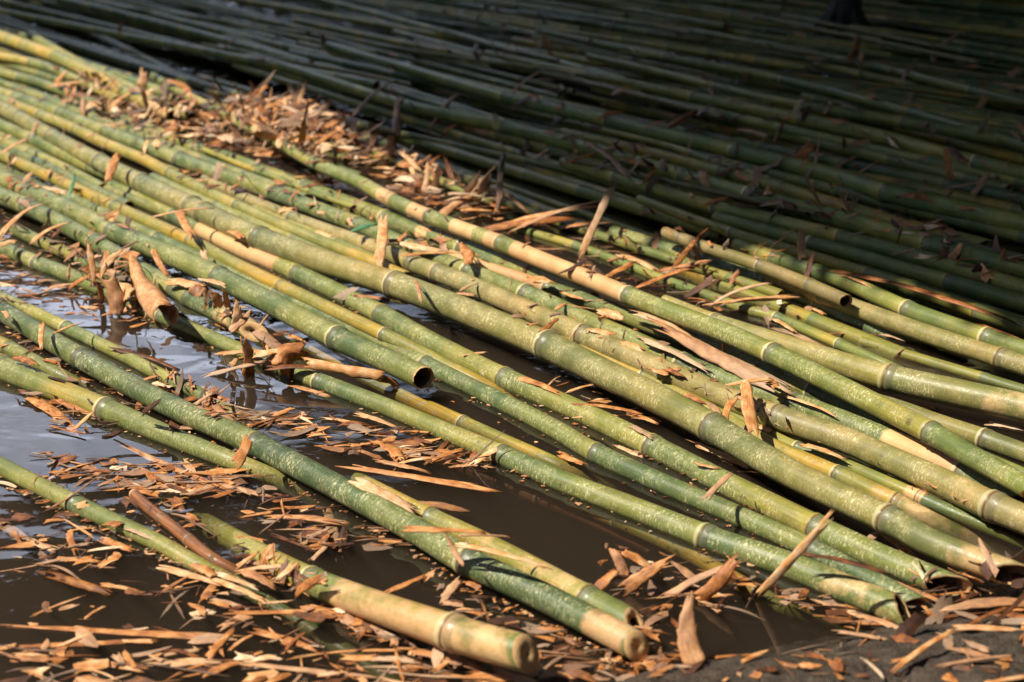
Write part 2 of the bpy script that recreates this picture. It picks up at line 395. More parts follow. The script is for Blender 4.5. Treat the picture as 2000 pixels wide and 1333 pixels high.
traced([(-150, 524), (0, 606), (159, 701), (330, 792), (500, 869), (699, 974), (830, 1047), (915, 1098), (1070, 1171), (1243, 1262)], [(0, 42), (159, 45), (500, 50), (700, 54), (915, 59), (1243, 64)], [159, 500, 915],
       (.12, .5, .85), 'long dark green frosted pole with a blunt pinkish end at bottom centre', dry=[(1150, 1300, .6)], end=(Vector((0, .3, -1)), .4), wall=.93, zb=.01)
traced([(-150, 650), (0, 718), (207, 801), (330, 853), (455, 902, .005), (560, 945, -.02), (680, 1000, -.06)], [(0, 54), (207, 48), (455, 40), (680, 38)], [207],
       (.62, .55, .45), 'yellow-green pole with an orange joint at left edge, dipping under beside the dark green one')
traced([(-100, 628), (0, 672), (18, 681), (100, 724), (170, 762, -.02), (300, 835, -.08)], [(0, 32), (170, 28)], [18],
       (.5, .5, .5), 'short stretch of green pole wedged between two thicker poles at the left edge')
traced([(-80, 548), (20, 590), (130, 641), (245, 697), (300, 726), (385, 768), (460, 812, -.01), (540, 860, -.05)], [(0, 27), (245, 29), (460, 28)], [128, 340],
       (.45, .62, .9), 'thin bright yellow-green pole beside the blue water patch')
traced([(-60, 455), (10, 487), (74, 515), (140, 540), (298, 610), (438, 671), (560, 722), (624, 746), (760, 798), (860, 840), (980, 890), (1105, 944), (1240, 995), (1380, 1050), (1545, 1107), (1650, 1150), (1764, 1196)],
       [(0, 32), (440, 30), (624, 36), (965, 43), (1105, 48), (1380, 52), (1650, 62), (1764, 66)], [74, 315, 624, 980, 1380],
       (.30, .56, .75), 'long green pole with a hollow orange-rimmed cut end at lower right', dry=[(1600, 1800, .45)], end=(Vector((-.3, -.5, -.9)), .95), wall=.14)
traced([(30, 448), (67, 467), (157, 507), (200, 530), (250, 556)], [(30, 28), (250, 26)], [150],
       (.5, .5, .6), 'dull green pole stub running into the husk heap at the left', zb=.005)
traced([(-80, 340), (0, 382), (53, 404), (116, 435), (186, 474), (273, 526), (343, 566), (378, 587), (438, 617), (495, 648)], [(0, 36), (186, 36), (495, 40)], [53, 186, 343, 372],
       (.22, .56, .7), 'green pole whose slanting orange cut face with a hole points at the water', dry=[(425, 500, .5)], end=(Vector((.62, .5, -.32)), 1.7), wall=.78, endmat=M_WHITEPITH, zb=.03)
traced([(520, 618, -.02), (600, 672, -.017), (700, 728, -.015), (800, 780, -.015), (905, 828, -.013), (1000, 870, -.010), (1090, 910, -.014), (1180, 955, -.05), (1260, 1000, -.1)], [(520, 34), (1000, 32)], [700, 905],
       (.85, .55, .2), 'olive yellow pole lying just under the water surface in the middle')
traced([(-120, 302), (0, 350), (55, 375), (140, 412), (222, 453), (350, 507), (428, 543), (543, 600), (660, 662), (750, 702), (826, 738)], [(0, 38), (222, 42), (428, 46), (660, 50), (826, 50)], [55, 222, 428, 660],
       (.25, .57, .85), 'thick speckled green pole ending in a square-cut black hollow mouth at centre', end=(Vector((1, 0, .1)), .15), wall=.06, endmat=M_HOLLOW, zb=.035)
traced([(-100, 265), (0, 303), (105, 349), (224, 404), (373, 471), (455, 514), (550, 560), (640, 602), (752, 655), (830, 693, -.004), (930, 745, -.02), (1040, 805, -.06)], [(0, 24), (224, 26), (550, 29), (752, 30), (1040, 28)], [105, 224, 373, 550, 752],
       (.88, .55, .35), 'slim golden yellow pole with dark joints crossing the left half and sinking at centre', zb=.02)
traced([(110, 375), (200, 416), (250, 440), (308, 467), (385, 502), (540, 575), (683, 640), (760, 676), (832, 713), (965, 778), (1080, 837), (1165, 886), (1300, 948), (1440, 1008), (1563, 1063), (1650, 1107), (1783, 1178)],
       [(110, 26), (385, 29), (832, 36), (1165, 42), (1350, 44), (1783, 46)], [308, 540, 832, 1165, 1590],
       (.14, .55, .85), 'slender dark green frosted pole passing the black hollow mouth towards lower right')
traced([(215, 362), (270, 387), (330, 417), (400, 453), (473, 489), (547, 519), (582, 535), (660, 572), (745, 615), (860, 678), (986, 740), (1140, 808), (1274, 873), (1415, 944), (1594, 1032), (1720, 1090), (1850, 1144)],
       [(215, 28), (473, 34), (582, 37), (745, 41), (986, 45), (1274, 49), (1594, 56), (1850, 58)], [340, 582, 745, 986, 1274, 1594],
       (.38, .57, .8), 'green pole with an orange husk sleeve and a pointed cut tip at lower right', dry=[(392, 548, 1.25), (1520, 1596, .4)], end=(Vector((.5, .7, .25)), 1.7), wall=.14)
traced([(-60, 185), (10, 215), (102, 268), (196, 318), (277, 358), (375, 404), (400, 417), (508, 466), (640, 514), (772, 557), (895, 603), (1070, 676), (1175, 727), (1280, 777), (1391, 836), (1545, 925), (1734, 1015), (1825, 1063), (1978, 1122)],
       [(0, 30), (196, 36), (400, 45), (508, 48), (772, 55), (1070, 60), (1391, 61), (1734, 59), (1978, 55)], [102, 196, 277, 375, 400, 508, 772, 1070, 1391, 1734],
       (.46, .54, .9, .4), 'thickest pole, grey-green and frosted, running the whole raft from upper left to lower right', dry=[(1850, 2000, .55)], end=(Vector((.5, .8, .2)), 1.6), zb=.035, wall=.14)
traced([(400, 352), (462, 380), (571, 425), (660, 458), (750, 491), (805, 515), (857, 534), (930, 563), (1035, 609), (1140, 656), (1245, 702), (1350, 748), (1440, 785), (1517, 816), (1650, 860), (1720, 890), (1850, 947), (1941, 990), (2090, 1052)],
       [(400, 22), (660, 28), (750, 36), (930, 42), (1140, 46), (1440, 50), (1720, 58), (1941, 62)], [462, 571, 750, 805, 857, 1142, 1517, 1941],
       (.66, .56, .7, .65), 'pale yellow-tan pole just above the thickest one, with bright yellow joints', dry=[(745, 860, .3), (1860, 1945, .38)], zb=.02)
traced([(1100, 668), (1200, 712), (1300, 757), (1400, 810), (1500, 868), (1636, 927), (1748, 980, .0), (1850, 1033, -.025), (1950, 1080, -.06)], [(1100, 30), (1500, 34), (1748, 38)], [1260, 1636, 1748],
       (.85, .55, .3), 'yellow pole tucked under the thickest one and slipping below the water at right', dry=[(1700, 1990, .5)])
traced([(1350, 775), (1430, 813), (1545, 870), (1650, 908), (1755, 953), (1850, 996, -.004), (2000, 1060, -.015), (2100, 1100, -.03)], [(1350, 24), (2000, 30)], [1560, 1800],
       (.38, .62, .1), 'thin vivid green pole with an orange scar, half sunk at right', dry=[(1768, 1806, .8)])
traced([(-80, 150), (0, 182), (98, 214), (207, 258), (350, 312), (440, 345), (536, 378), (620, 410), (700, 440), (770, 470), (843, 502), (916, 531), (1028, 575), (1168, 637), (1245, 670), (1335, 712), (1405, 740), (1545, 788), (1640, 822), (1755, 868), (1881, 925), (1990, 975)],
       [(0, 26), (207, 28), (536, 34), (843, 36), (1168, 42), (1545, 48), (1881, 50)], [207, 350, 536, 700, 916, 1028, 1337, 1545, 1881],
       (.32, .58, .9), 'long frosted green pole that turns orange near its right end', dry=[(1730, 1885, .75)], zb=.012)
traced([(-60, 170), (0, 194), (80, 226), (150, 254), (196, 277), (280, 312), (333, 340), (440, 392), (578, 452), (690, 497), (790, 540)], [(0, 22), (196, 25), (690, 26)], [80, 150, 333, 462],
       (.8, .58, .5), 'slim yellow pole at upper left with dried white joints', zb=.02)
traced([(130, 200), (224, 239), (385, 292), (455, 314), (596, 367), (700, 406), (800, 447), (900, 484), (1000, 522), (1070, 549), (1150, 583)], [(130, 22), (385, 30), (700, 33), (850, 40), (1070, 36)], [224, 385, 596, 755, 905],
       (.32, .60, .3), 'smooth mid-green pole with a brown scar, beside the pole with tan bands', dry=[(820, 850, .6)], zb=.005)
traced([(300, 150), (403, 207), (508, 259), (613, 318), (700, 355), (759, 388), (839, 424), (895, 445), (979, 476), (1070, 513), (1150, 545), (1228, 578), (1300, 606), (1405, 646), (1510, 692), (1650, 760), (1740, 805), (1818, 845), (1895, 890), (2020, 960)],
       [(300, 18), (403, 20), (613, 26), (759, 30), (979, 34), (1228, 38), (1405, 43), (1650, 46), (1818, 46)], [403, 613, 763, 839, 979, 1228, 1510, 1818],
       (.44, .6, .8), 'green pole wearing long pale tan dried bands, lying on top of the others', dry=[(745, 770, .9), (805, 842, .9), (886, 932, 1), (955, 980, 1), (1010, 1229, 1.05), (1480, 1512, .4), (1795, 1820, .4)], zb=.06)
traced([(880, 500), (1000, 540), (1070, 563), (1175, 598), (1260, 632), (1360, 668), (1458, 708), (1580, 762), (1700, 815), (1800, 860, -.01)], [(880, 26), (1070, 31), (1458, 38), (1700, 42)], [1070, 1300, 1590],
       (.35, .5, .5), 'green pole with a pinkish dried left part, passing under the brown rolled husk', dry=[(880, 1072, .8)], zb=.01)
traced([(1300, 590), (1405, 632), (1545, 678), (1650, 713), (1738, 739), (1895, 774), (2010, 800), (2150, 838)], [(1300, 28), (1405, 34), (1545, 46), (1738, 56), (1895, 60), (2010, 62)], [1400, 1738],
       (.62, .60, .95, .4), 'thick pale frosted pole with one pinkish tan half, at the right edge', dry=[(1850, 2200, .46)], zb=.03)
traced([(1560, 738), (1650, 768), (1750, 797), (1830, 826), (1924, 858), (2100, 922)], [(1560, 32), (1924, 42)], [1690, 1924],
       (.50, .5, .4, .35), 'olive green pole at right edge below the thick pale one', zb=.004)
traced([(1700, 812), (1820, 851), (1900, 884), (2000, 926), (2080, 960)], [(1700, 24), (2000, 26)], [1850],
       (.45, .6, .1), 'thin bright green pole at right edge beneath the others', zb=-.006)
traced([(1300, 455), (1377, 483), (1486, 520), (1582, 558), (1652, 588)], [(1300, 24), (1652, 30)], [1330, 1486, 1582],
       (.75, .40, .2, .8), 'brownish pole in half shade ending in a black hollow mouth at right', end=(Vector((1, 0, .2)), .2), wall=.08, zb=.055)
traced([(1500, 538), (1600, 575), (1664, 600), (1825, 658), (1955, 700), (2100, 748)], [(1500, 32), (1664, 38), (1955, 42)], [1610, 1955],
       (.70, .5, .5, .6), 'yellowish pole emerging behind a black hollow mouth and reaching the right edge', zb=.025)
traced([(1200, 457), (1281, 482), (1377, 513), (1475, 545), (1563, 578), (1601, 594), (1660, 620), (1755, 664, -.008), (1895, 724, -.03), (2010, 772, -.05)], [(1200, 34), (1563, 34), (1895, 30)], [1281, 1377, 1601],
       (.33, .58, .7), 'green pole with a chopped left end, sinking into dark water towards the right edge')
traced([(1000, 444), (1123, 480), (1210, 512), (1300, 548), (1377, 575), (1458, 605), (1517, 621), (1615, 662), (1720, 708), (1800, 745, -.02)], [(1000, 17), (1517, 23), (1800, 22)], [1123, 1300, 1517, 1640],
       (.42, .66, .1), 'thin lime green pole among floating flakes right of centre')
traced([(690, 280), (776, 318), (878, 364), (963, 397)], [(690, 11), (963, 13)], [776, 870],
       (.6, .62, .1), 'very thin yellow-green stem end poking from the husk heap', zb=.03)
traced([(400, 293), (470, 322), (540, 348), (600, 373), (690, 405)], [(400, 12), (690, 12)], [500, 610],
       (.65, .65, .1), 'very thin yellow stem lying between green poles left of centre', zb=.03)
traced([(640, 392), (720, 424), (800, 455), (870, 484), (960, 520), (1030, 548)], [(640, 15), (960, 17)], [720, 850],
       (.45, .64, .1), 'thin lime green pole beneath the pole with tan bands')
traced([(700, 940, -.02), (783, 985), (839, 1013), (930, 1056), (1000, 1092), (1070, 1130), (1147, 1172), (1240, 1222)], [(700, 36), (783, 42), (1000, 54), (1147, 60), (1240, 62)], [839, 1147],
       (.70, .56, .6), 'yellow-tan split pole lying along the far side of the dark green one at bottom', dry=[(940, 1150, .45)], end=(Vector((0, .6, 1)), -.8), wall=.5)
traced([(1020, 945, -.05), (1150, 995, -.035), (1250, 1037, -.03), (1350, 1085, -.03), (1430, 1130, -.022), (1520, 1182, -.03), (1640, 1240, -.08)], [(1020, 30), (1640, 36)], [1210, 1480],
       (.9, .55, .2), 'sunken yellow pole seen dimly through the muddy water at lower right')
traced([(860, 900, -.07), (1000, 955, -.06), (1130, 1005, -.055), (1280, 1075, -.06)], [(860, 26), (1280, 30)], [1050],
       (1., .5, .1), 'sunken orange pole barely visible deep in the muddy water', dry=[(800, 1300, 2)])
traced([(-80, 40), (0, 72), (109, 112), (196, 155), (260, 189), (338, 226)], [(0, 26), (338, 28)], [109, 245],
       (.85, .6, .5), 'golden yellow pole at top left along the edge of the shadow', dry=[(290, 340, .8)], zb=.05)
traced([(60, 70), (150, 122), (230, 160), (300, 195), (375, 228)], [(60, 20), (375, 22)], [170, 300],
       (.5, .6, .5), 'yellow-green pole beside the golden one at top left', zb=.035)
traced([(-60, 90), (0, 110), (88, 130), (175, 168), (230, 195)], [(0, 18), (230, 20)], [60],
       (.55, .62, .5), 'pale yellow-green pole at upper left edge, second from the shadow', zb=.03)
traced([(-60, 122), (0, 143), (70, 160), (130, 182), (190, 205)], [(0, 20), (190, 22)], [40, 150],
       (.35, .55, .3), 'green pole at upper left edge under scattered husks', zb=.02)
traced([(-60, 222), (0, 245), (84, 282), (150, 314), (240, 354)], [(0, 26), (240, 28)], [63, 180],
       (.42, .58, .6), 'pale green pole at left edge beside the thickest one', zb=.01)
traced([(-60, 252), (0, 276), (70, 304), (130, 330), (200, 366)], [(0, 22), (200, 20)], [60, 138],
       (.5, .58, .5), 'green pole at left edge above the slim golden one', zb=.005)
traced([(300, 350), (400, 396), (480, 430), (560, 463), (650, 497), (740, 530)], [(300, 26), (650, 28)], [420, 575],
       (.4, .58, .6), 'green pole hidden for most of its length behind the thickest one', zb=.0)
traced([(500, 408), (540, 424), (600, 449), (665, 478), (740, 512)], [(500, 20), (740, 22)], [560, 650],
       (.7, .58, .5), 'yellowish pole with an orange-stained joint left of centre', dry=[(620, 662, .6)], zb=.01)
# ---- the larger poles lying on top in the shade
SG = 'larger poles lying on top of the shaded raft'
def shade(pts, w, nodes, tint, label, zb=.06, **k):
    tint = (tint[0]+.1, min(.8, tint[1]*1.25), tint[2]); traced(pts, w, nodes, tint, label, zb=zb, **k)
shade([(640, 90), (780, 130), (986, 190), (1190, 237), (1300, 264), (1437, 296), (1615, 340), (1731, 377), (1880, 412), (2060, 452)], [(640, 18), (1190, 28), (1731, 38), (2000, 40)], [986, 1190, 1437, 1731], (.1, .78, .1), 'dark green pole on top of the shaded raft, ending at right below the white foam', zb=.08)
shade([(430, 95), (560, 132), (790, 205), (986, 248), (1175, 298), (1300, 334), (1465, 382), (1650, 430), (1815, 478), (2040, 538)], [(430, 18), (986, 28), (1465, 36), (1815, 42)], [790, 986, 1337, 1465, 1815], (.15, .78, .1), 'thick dark green pole in the shade with a wide dark joint near the right edge', zb=.07)
shade([(1180, 255), (1300, 284), (1352, 301), (1440, 330), (1503, 354), (1580, 380)], [(1180, 12), (1503, 18)], [1352, 1503], (.5, .5, .1), 'thin yellow-green shaded pole lying between two thick dark ones', zb=.07)
shade([(1100, 260), (1200, 283), (1300, 307), (1408, 337), (1540, 373), (1664, 411), (1800, 450), (1920, 480)], [(1100, 20), (1664, 32)], [1408, 1664], (.6, .5, .1), 'yellow-green pole in half shade with two dark joints right of centre', zb=.06)
shade([(1100, 318), (1300, 377), (1405, 407), (1520, 434), (1643, 465), (1800, 505), (2040, 577)], [(1100, 22), (1643, 34), (2000, 38)], [1200, 1400, 1643], (.3, .55, .2), 'mid-green pole at the shadow edge with one joint lit by the sun', zb=.06)
shade([(1440, 480), (1560, 520), (1650, 550), (1773, 605), (1900, 650), (2060, 704)], [(1440, 30), (2000, 40)], [1510, 1773, 1925], (.3, .52, .3), 'grey-green pole with a ringed joint, lying beside the yellowish one at right', zb=.045)
shade([(1250, 390), (1430, 455), (1587, 502), (1750, 553), (1900, 606), (2060, 660)], [(1250, 20), (2000, 32)], [1430, 1700, 1910], (.55, .48, .2), 'olive pole under a long strip of brown husk at the right', zb=.04)
shade([(1400, 425), (1510, 455), (1650, 492), (1790, 533), (2040, 603)], [(1400, 26), (2000, 36)], [1587, 1850], (.12, .5, .1), 'dark green pole half covered by shade, second above the brown husk strip', zb=.05)
shade([(950, 105), (1150, 148), (1356, 190), (1524, 226), (1720, 268), (1843, 302), (1910, 320), (2060, 356)], [(950, 15), (1356, 24), (1910, 36)], [1150, 1356, 1566, 1910], (.42, .5, .1), 'yellow-green pole far back in the shade running to the right edge', zb=.08)
shade([(1150, 110), (1250, 132), (1510, 196), (1766, 240), (2060, 293)], [(1150, 14), (1766, 26)], [1400, 1566, 1766], (.35, .5, .1), 'green pole far back in the shade with a yellow patch before its joint', zb=.08)
shade([(1350, 60), (1685, 125), (1850, 165), (2050, 215)], [(1350, 14), (2000, 22)], [1500, 1700, 1900], (.2, .45, .1), 'dim green pole right of the dark trunk', zb=.08)
shade([(1050, 60), (1300, 112), (1500, 150), (1660, 188), (1850, 240), (2050, 300)], [(1050, 12), (1850, 24)], [1300, 1530, 1780], (.2, .5, .1), 'dim green pole crossing just below the foot of the dark trunk', zb=.085)

# ---- the raft underneath: lanes of poles side by side, ends overlapping
bpts = [(0, 52), (150, 105), (330, 166), (480, 196), (610, 218), (700, 268), (800, 318), (900, 338), (960, 382), (1100, 425), (1200, 445), (1400, 492), (1600, 535), (1850, 600), (2000, 660)]
DA = Vector((.575, -.818, 0)); DN = Vector((-.818, -.575, 0)); O0 = at(0, 52, .03)
def uv_of(p):
    q = p-O0; return q.dot(DA), q.dot(DN)
edge = sorted((uv_of(at(x, y, .05))) for x, y in bpts)
edge = [(-9, edge[0][1]), *edge, (12, edge[-1][1])]
def lane(vn, u0, u1, z, ang, r, tint, label, group, sides=10):
    a = ang; d = Vector((DA.x*cos(a)-DA.y*sin(a), DA.x*sin(a)+DA.y*cos(a), 0))
    c = O0 + DA*((u0+u1)/2) + DN*vn; L = u1-u0; P = []
    bow = R.uniform(-.02, .02)
    tz = R.uniform(-.012, .012)
    for k in range(5):
        t = k/4-.5; q = c + d*L*t + DN*bow*(1-4*t*t); q.z = z + tz*t*2 + R.uniform(-.003, .003); P.append(q)
    ns = []; s = R.uniform(.05, .3)
    while s < L: ns.append(s); s += R.uniform(.24, .36)*(.8+r*12)
    r0 = r*R.uniform(.8, .95)
    dr = []
    if R.random() < .3:
        k = R.randrange(max(1, len(ns)-1)); dr.append((ns[k]-R.uniform(.05, .25), ns[k], R.uniform(.4, .9)))
    pole(P, lambda s: r0+(r-r0)*s/L, ns, tint, label, group, dry=dr, sides=sides, rings=False, step=.05)
vn = edge[0][1]+.02; cnt = 0
while vn > -6.0:
    u = R.uniform(-2.2, -.6)
    while u < 8.5:
        L = R.uniform(2.4, 4.6)
        mid = O0+DA*(u+L/2)+DN*vn
        # keep those the camera can see some of
        vis = False
        for k in range(6):
            q = O0+DA*(u+L*k/5)+DN*vn
            if q.y > 2.3 and q.y < 10.8 and abs(q.x) < q.y*.36+.3: vis = True
        e = lerp_tab(edge, u+L/2)
        if vis and vn < e+.05 and mid.y < 12 and u+L < 9.0:
            y_ = R.choice([.1, .2, .35, .45, .6, .75]); cnt += 1
            far = mid.y > 6
            lane(vn+R.uniform(-.015, .015), u, u+L, R.choice([-.006, .0, .012, .03, .045, .065]), radians(R.gauss(0, 3.8)), R.uniform(.009, .023),
                 (y_, R.uniform(.5, .78), .12), 'green pole of the dense far raft lying in deep shade' if far else 'green pole packed in the shaded raft behind the husk heap', 'poles packed in the far shaded raft' if far else 'poles packed in the near shaded raft')
        u += L*R.uniform(.86, 1.0)
    vn -= R.choice([R.uniform(.034, .055), R.uniform(.045, .095)])
for _ in range(46):                                                    # loose thin poles lying askew on top
    u = R.uniform(-1, 7); vn = -R.uniform(.25, 5.2)
    if vn > lerp_tab(edge, u+.8)-.25: continue
    lane(vn, u, u+R.uniform(.9, 2.4), R.uniform(.075, .10), radians(R.choice([-1, 1])*R.uniform(4, 13)), R.uniform(.006, .014),
         (R.choice([.2, .5, .7]), R.uniform(.3, .55), .1, R.choice([0, 0, .6])), 'thin loose pole lying askew on top of the shaded raft', 'loose thin poles askew in the shade', 8)
# sunlit filling poles at upper left
vn = edge[0][1]+.05
while vn < 1.25:
    u = R.uniform(-1.4, -.2); e = R.uniform(3.3, 4.2)
    if vn > lerp_tab(edge, 2.)+.02:
        lane(vn, u, e, R.uniform(-.012, .008), radians(R.gauss(1, 2)), R.uniform(.013, .019), (R.uniform(.2, .6), R.uniform(.42, .56), .5), 'lower pole showing through the gaps of the sunlit raft at upper left', 'lower poles of the sunlit raft')
    vn += R.uniform(.045, .06)
print('raft poles', cnt)

# ------------------------------------------------------------------ husks
BVH = BVHTree.FromPolygons(BV, BF)
bank_bvh = BVHTree.FromPolygons([Vector(v) for v in bv], bf)
def drop(x, y):
    best = (Vector((x, y, 0)), Vector((0, 0, 1)), False)
    for b in (BVH, bank_bvh):
        h = b.ray_cast(Vector((x, y, .6)), Vector((0, 0, -1)))
        if h[0] is not None and h[0].z > best[0].z+.0005: best = (h[0], h[1] if h[1].z > 0 else -h[1], True)
    return best
def eye_hit(px, py):
    d = ray(px, py).normalized(); best = at(px, py, 0); bd = (best-EYE).length; n = Vector((0, 0, 1)); on = False
    for b in (BVH, bank_bvh):
        h = b.ray_cast(EYE, d)
        if h[0] is not None and h[3] < bd: bd = h[3]; best = h[0]; n = h[1] if h[1].z > 0 else -h[1]; on = True
    return best, n, on
def strip(rng, L, W, bend=0., curl=0., taper=.3, jag=.12, nl=8, nw=4, th=.0008, twist=0., wav=.0, w0=1.):
    """a splintered strip: x along, y across, z up. bend/curl/twist in radians"""
    top = []; uvs = []
    ja = [rng.uniform(-1, 1)*jag*L*.5 for _ in range(nw+1)]; jb = [rng.uniform(-1, 1)*jag*L*.5 for _ in range(nw+1)]
    ka = rng.uniform(.5, 1) if rng.random() < .35 else 1; kb = 1-taper*rng.uniform(.5, 1.2)
    sk = rng.uniform(-.3, .3)*W; ph = rng.uniform(0, 9); ex = rng.uniform(-.25, .25)
    for i in range(nl+1):
        u = i/nl; wl_ = W*(w0+(1-w0)*min(1, u*1.4))*(ka+(1-ka)*min(1, u*4))*(1+(kb-1)*max(0, (u-.5)*2))*(1+.08*sin(u*9+ph)+rng.uniform(-.10, .10))
        for j in range(nw+1):
            v = j/nw-.5
            x = (u-.5)*L + (ja[j]*(1-u)**5) + (jb[j]*u**5) + v*L*.0 ; y = v*wl_ + sk*sin(u*pi)
            x += v*W*ex*2
            z = 0.
            if abs(curl) > .01:
                rr = wl_/curl; a = v*curl; y, z = rr*sin(a)+sk*sin(u*pi), rr*(1-cos(a)) if curl < 0 else -rr*(1-cos(a))
                if curl > 0: z = -rr*(1-cos(a))
            if abs(bend) > .01:
                rb = L/bend; a = x/rb; x, z = rb*sin(a) + z*(-sin(a)), rb*(1-cos(a)) + z*cos(a)
            if twist:
                a = (u-.5)*twist; y, z = y*cos(a)-z*sin(a), y*sin(a)+z*cos(a)
            z += wav*sin(u*14+ph+j)*W
            top.append(Vector((x, y, z))); uvs.append(((u*L)+ph, (v*W)+ph*3, 0))
    n = len(top); V = [p+Vector((0, 0, th/2)) for p in top]+[p-Vector((0, 0, th/2)) for p in top]
    if abs(curl) > 1.5:
        c0 = sum(top, Vector())/n
        V = []
        for p in top:
            o = Vector((0, p.y, p.z - (-(W/curl) if curl > 0 else W/-curl)*1)); o = o.normalized() if o.length > 1e-6 else Vector((0, 0, 1))
            V.append(p+o*th/2)
        V += [2*p-q for p, q in zip(top, V)]
    F_ = []; m = nw+1
    for i in range(nl):
        for j in range(nw):
            a = i*m+j; F_.append((a, a+m, a+m+1, a+1)); F_.append((n+a, n+a+1, n+a+m+1, n+a+m))
    for i in range(nl):
        a = i*m; F_.append((a, n+a, n+a+m, a+m)); a += nw; F_.append((a, a+m, n+a+m, n+a))
    for j in range(nw):
        a = j; F_.append((a, a+1, n+a+1, n+a)); a = nl*m+j; F_.append((a, n+a, n+a+1, a+1))
    return V, F_, uvs+uvs
def basis(p1, p2, up=Vector((0, 0, 1))):
    x = (p2-p1).normalized(); y = up.cross(x)
    y = y.normalized() if y.length > 1e-4 else Vector((0, 1, 0)); z = x.cross(y)
    return Matrix(((x.x, y.x, z.x), (x.y, y.y, z.y), (x.z, y.z, z.z))).to_4x4()
FG = 'loose bamboo husks'
def husk(x1, y1, z1, x2, y2, z2, w, tone, label, bend=.25, curl=.6, taper=.3, name='husk_strip', cat='husk', th=.0012, twist=0., mat=None, roll=0., jag=.3, up=None, w0=1.):
    def pt(x, y, z):
        if z is None:
            p, n, on = eye_hit(x, y); return p+Vector((0, 0, .003 if on else .0012))
        return at(x, y, z)
    p1, p2 = pt(x1, y1, z1), pt(x2, y2, z2)
    if z1 is None and z2 is None: p1.z = p2.z = max(p1.z, p2.z) if abs(p1.z-p2.z) < .03 else p1.z; p1 = at(x1, y1, p1.z); p2 = at(x2, y2, p2.z)
    c = (p1+p2)/2; L = (p2-p1).length; W = w*depth(c)/F*1.22; twist = twist or R.uniform(-.5, .5)
    if curl > 2: W = W*curl/2
    # upright or leaning pieces turn their face to where the photo shows it
    lean = abs(p2.z-p1.z)/L
    u = up or (Vector((0, -.8, .6)) if lean > .45 else Vector((0, -.15, 1)))
    V, F_, uv = strip(R, L, W, -bend, curl, taper, jag, 14, 6 if curl < 2 else 14, th, twist, .02 if curl > 2 else .03, w0)
    Mx = basis(p1, p2, u) @ Matrix.Rotation(roll, 4, 'X')
    lift = 0
    o = mesh_obj(name, [Mx@v for v in V], F_, mat or M_HUSK, None, True, {'suv': ('FLOAT_VECTOR', uv), 'tone': ('FLOAT', [0.]*len(V))})
    o.location = c; o.color = (tone, 0, 0, 1)
    return tag(o, label, cat, FG)
N = None
D1, BR, OR, TN, PL = .15, .33, .5, .68, .86
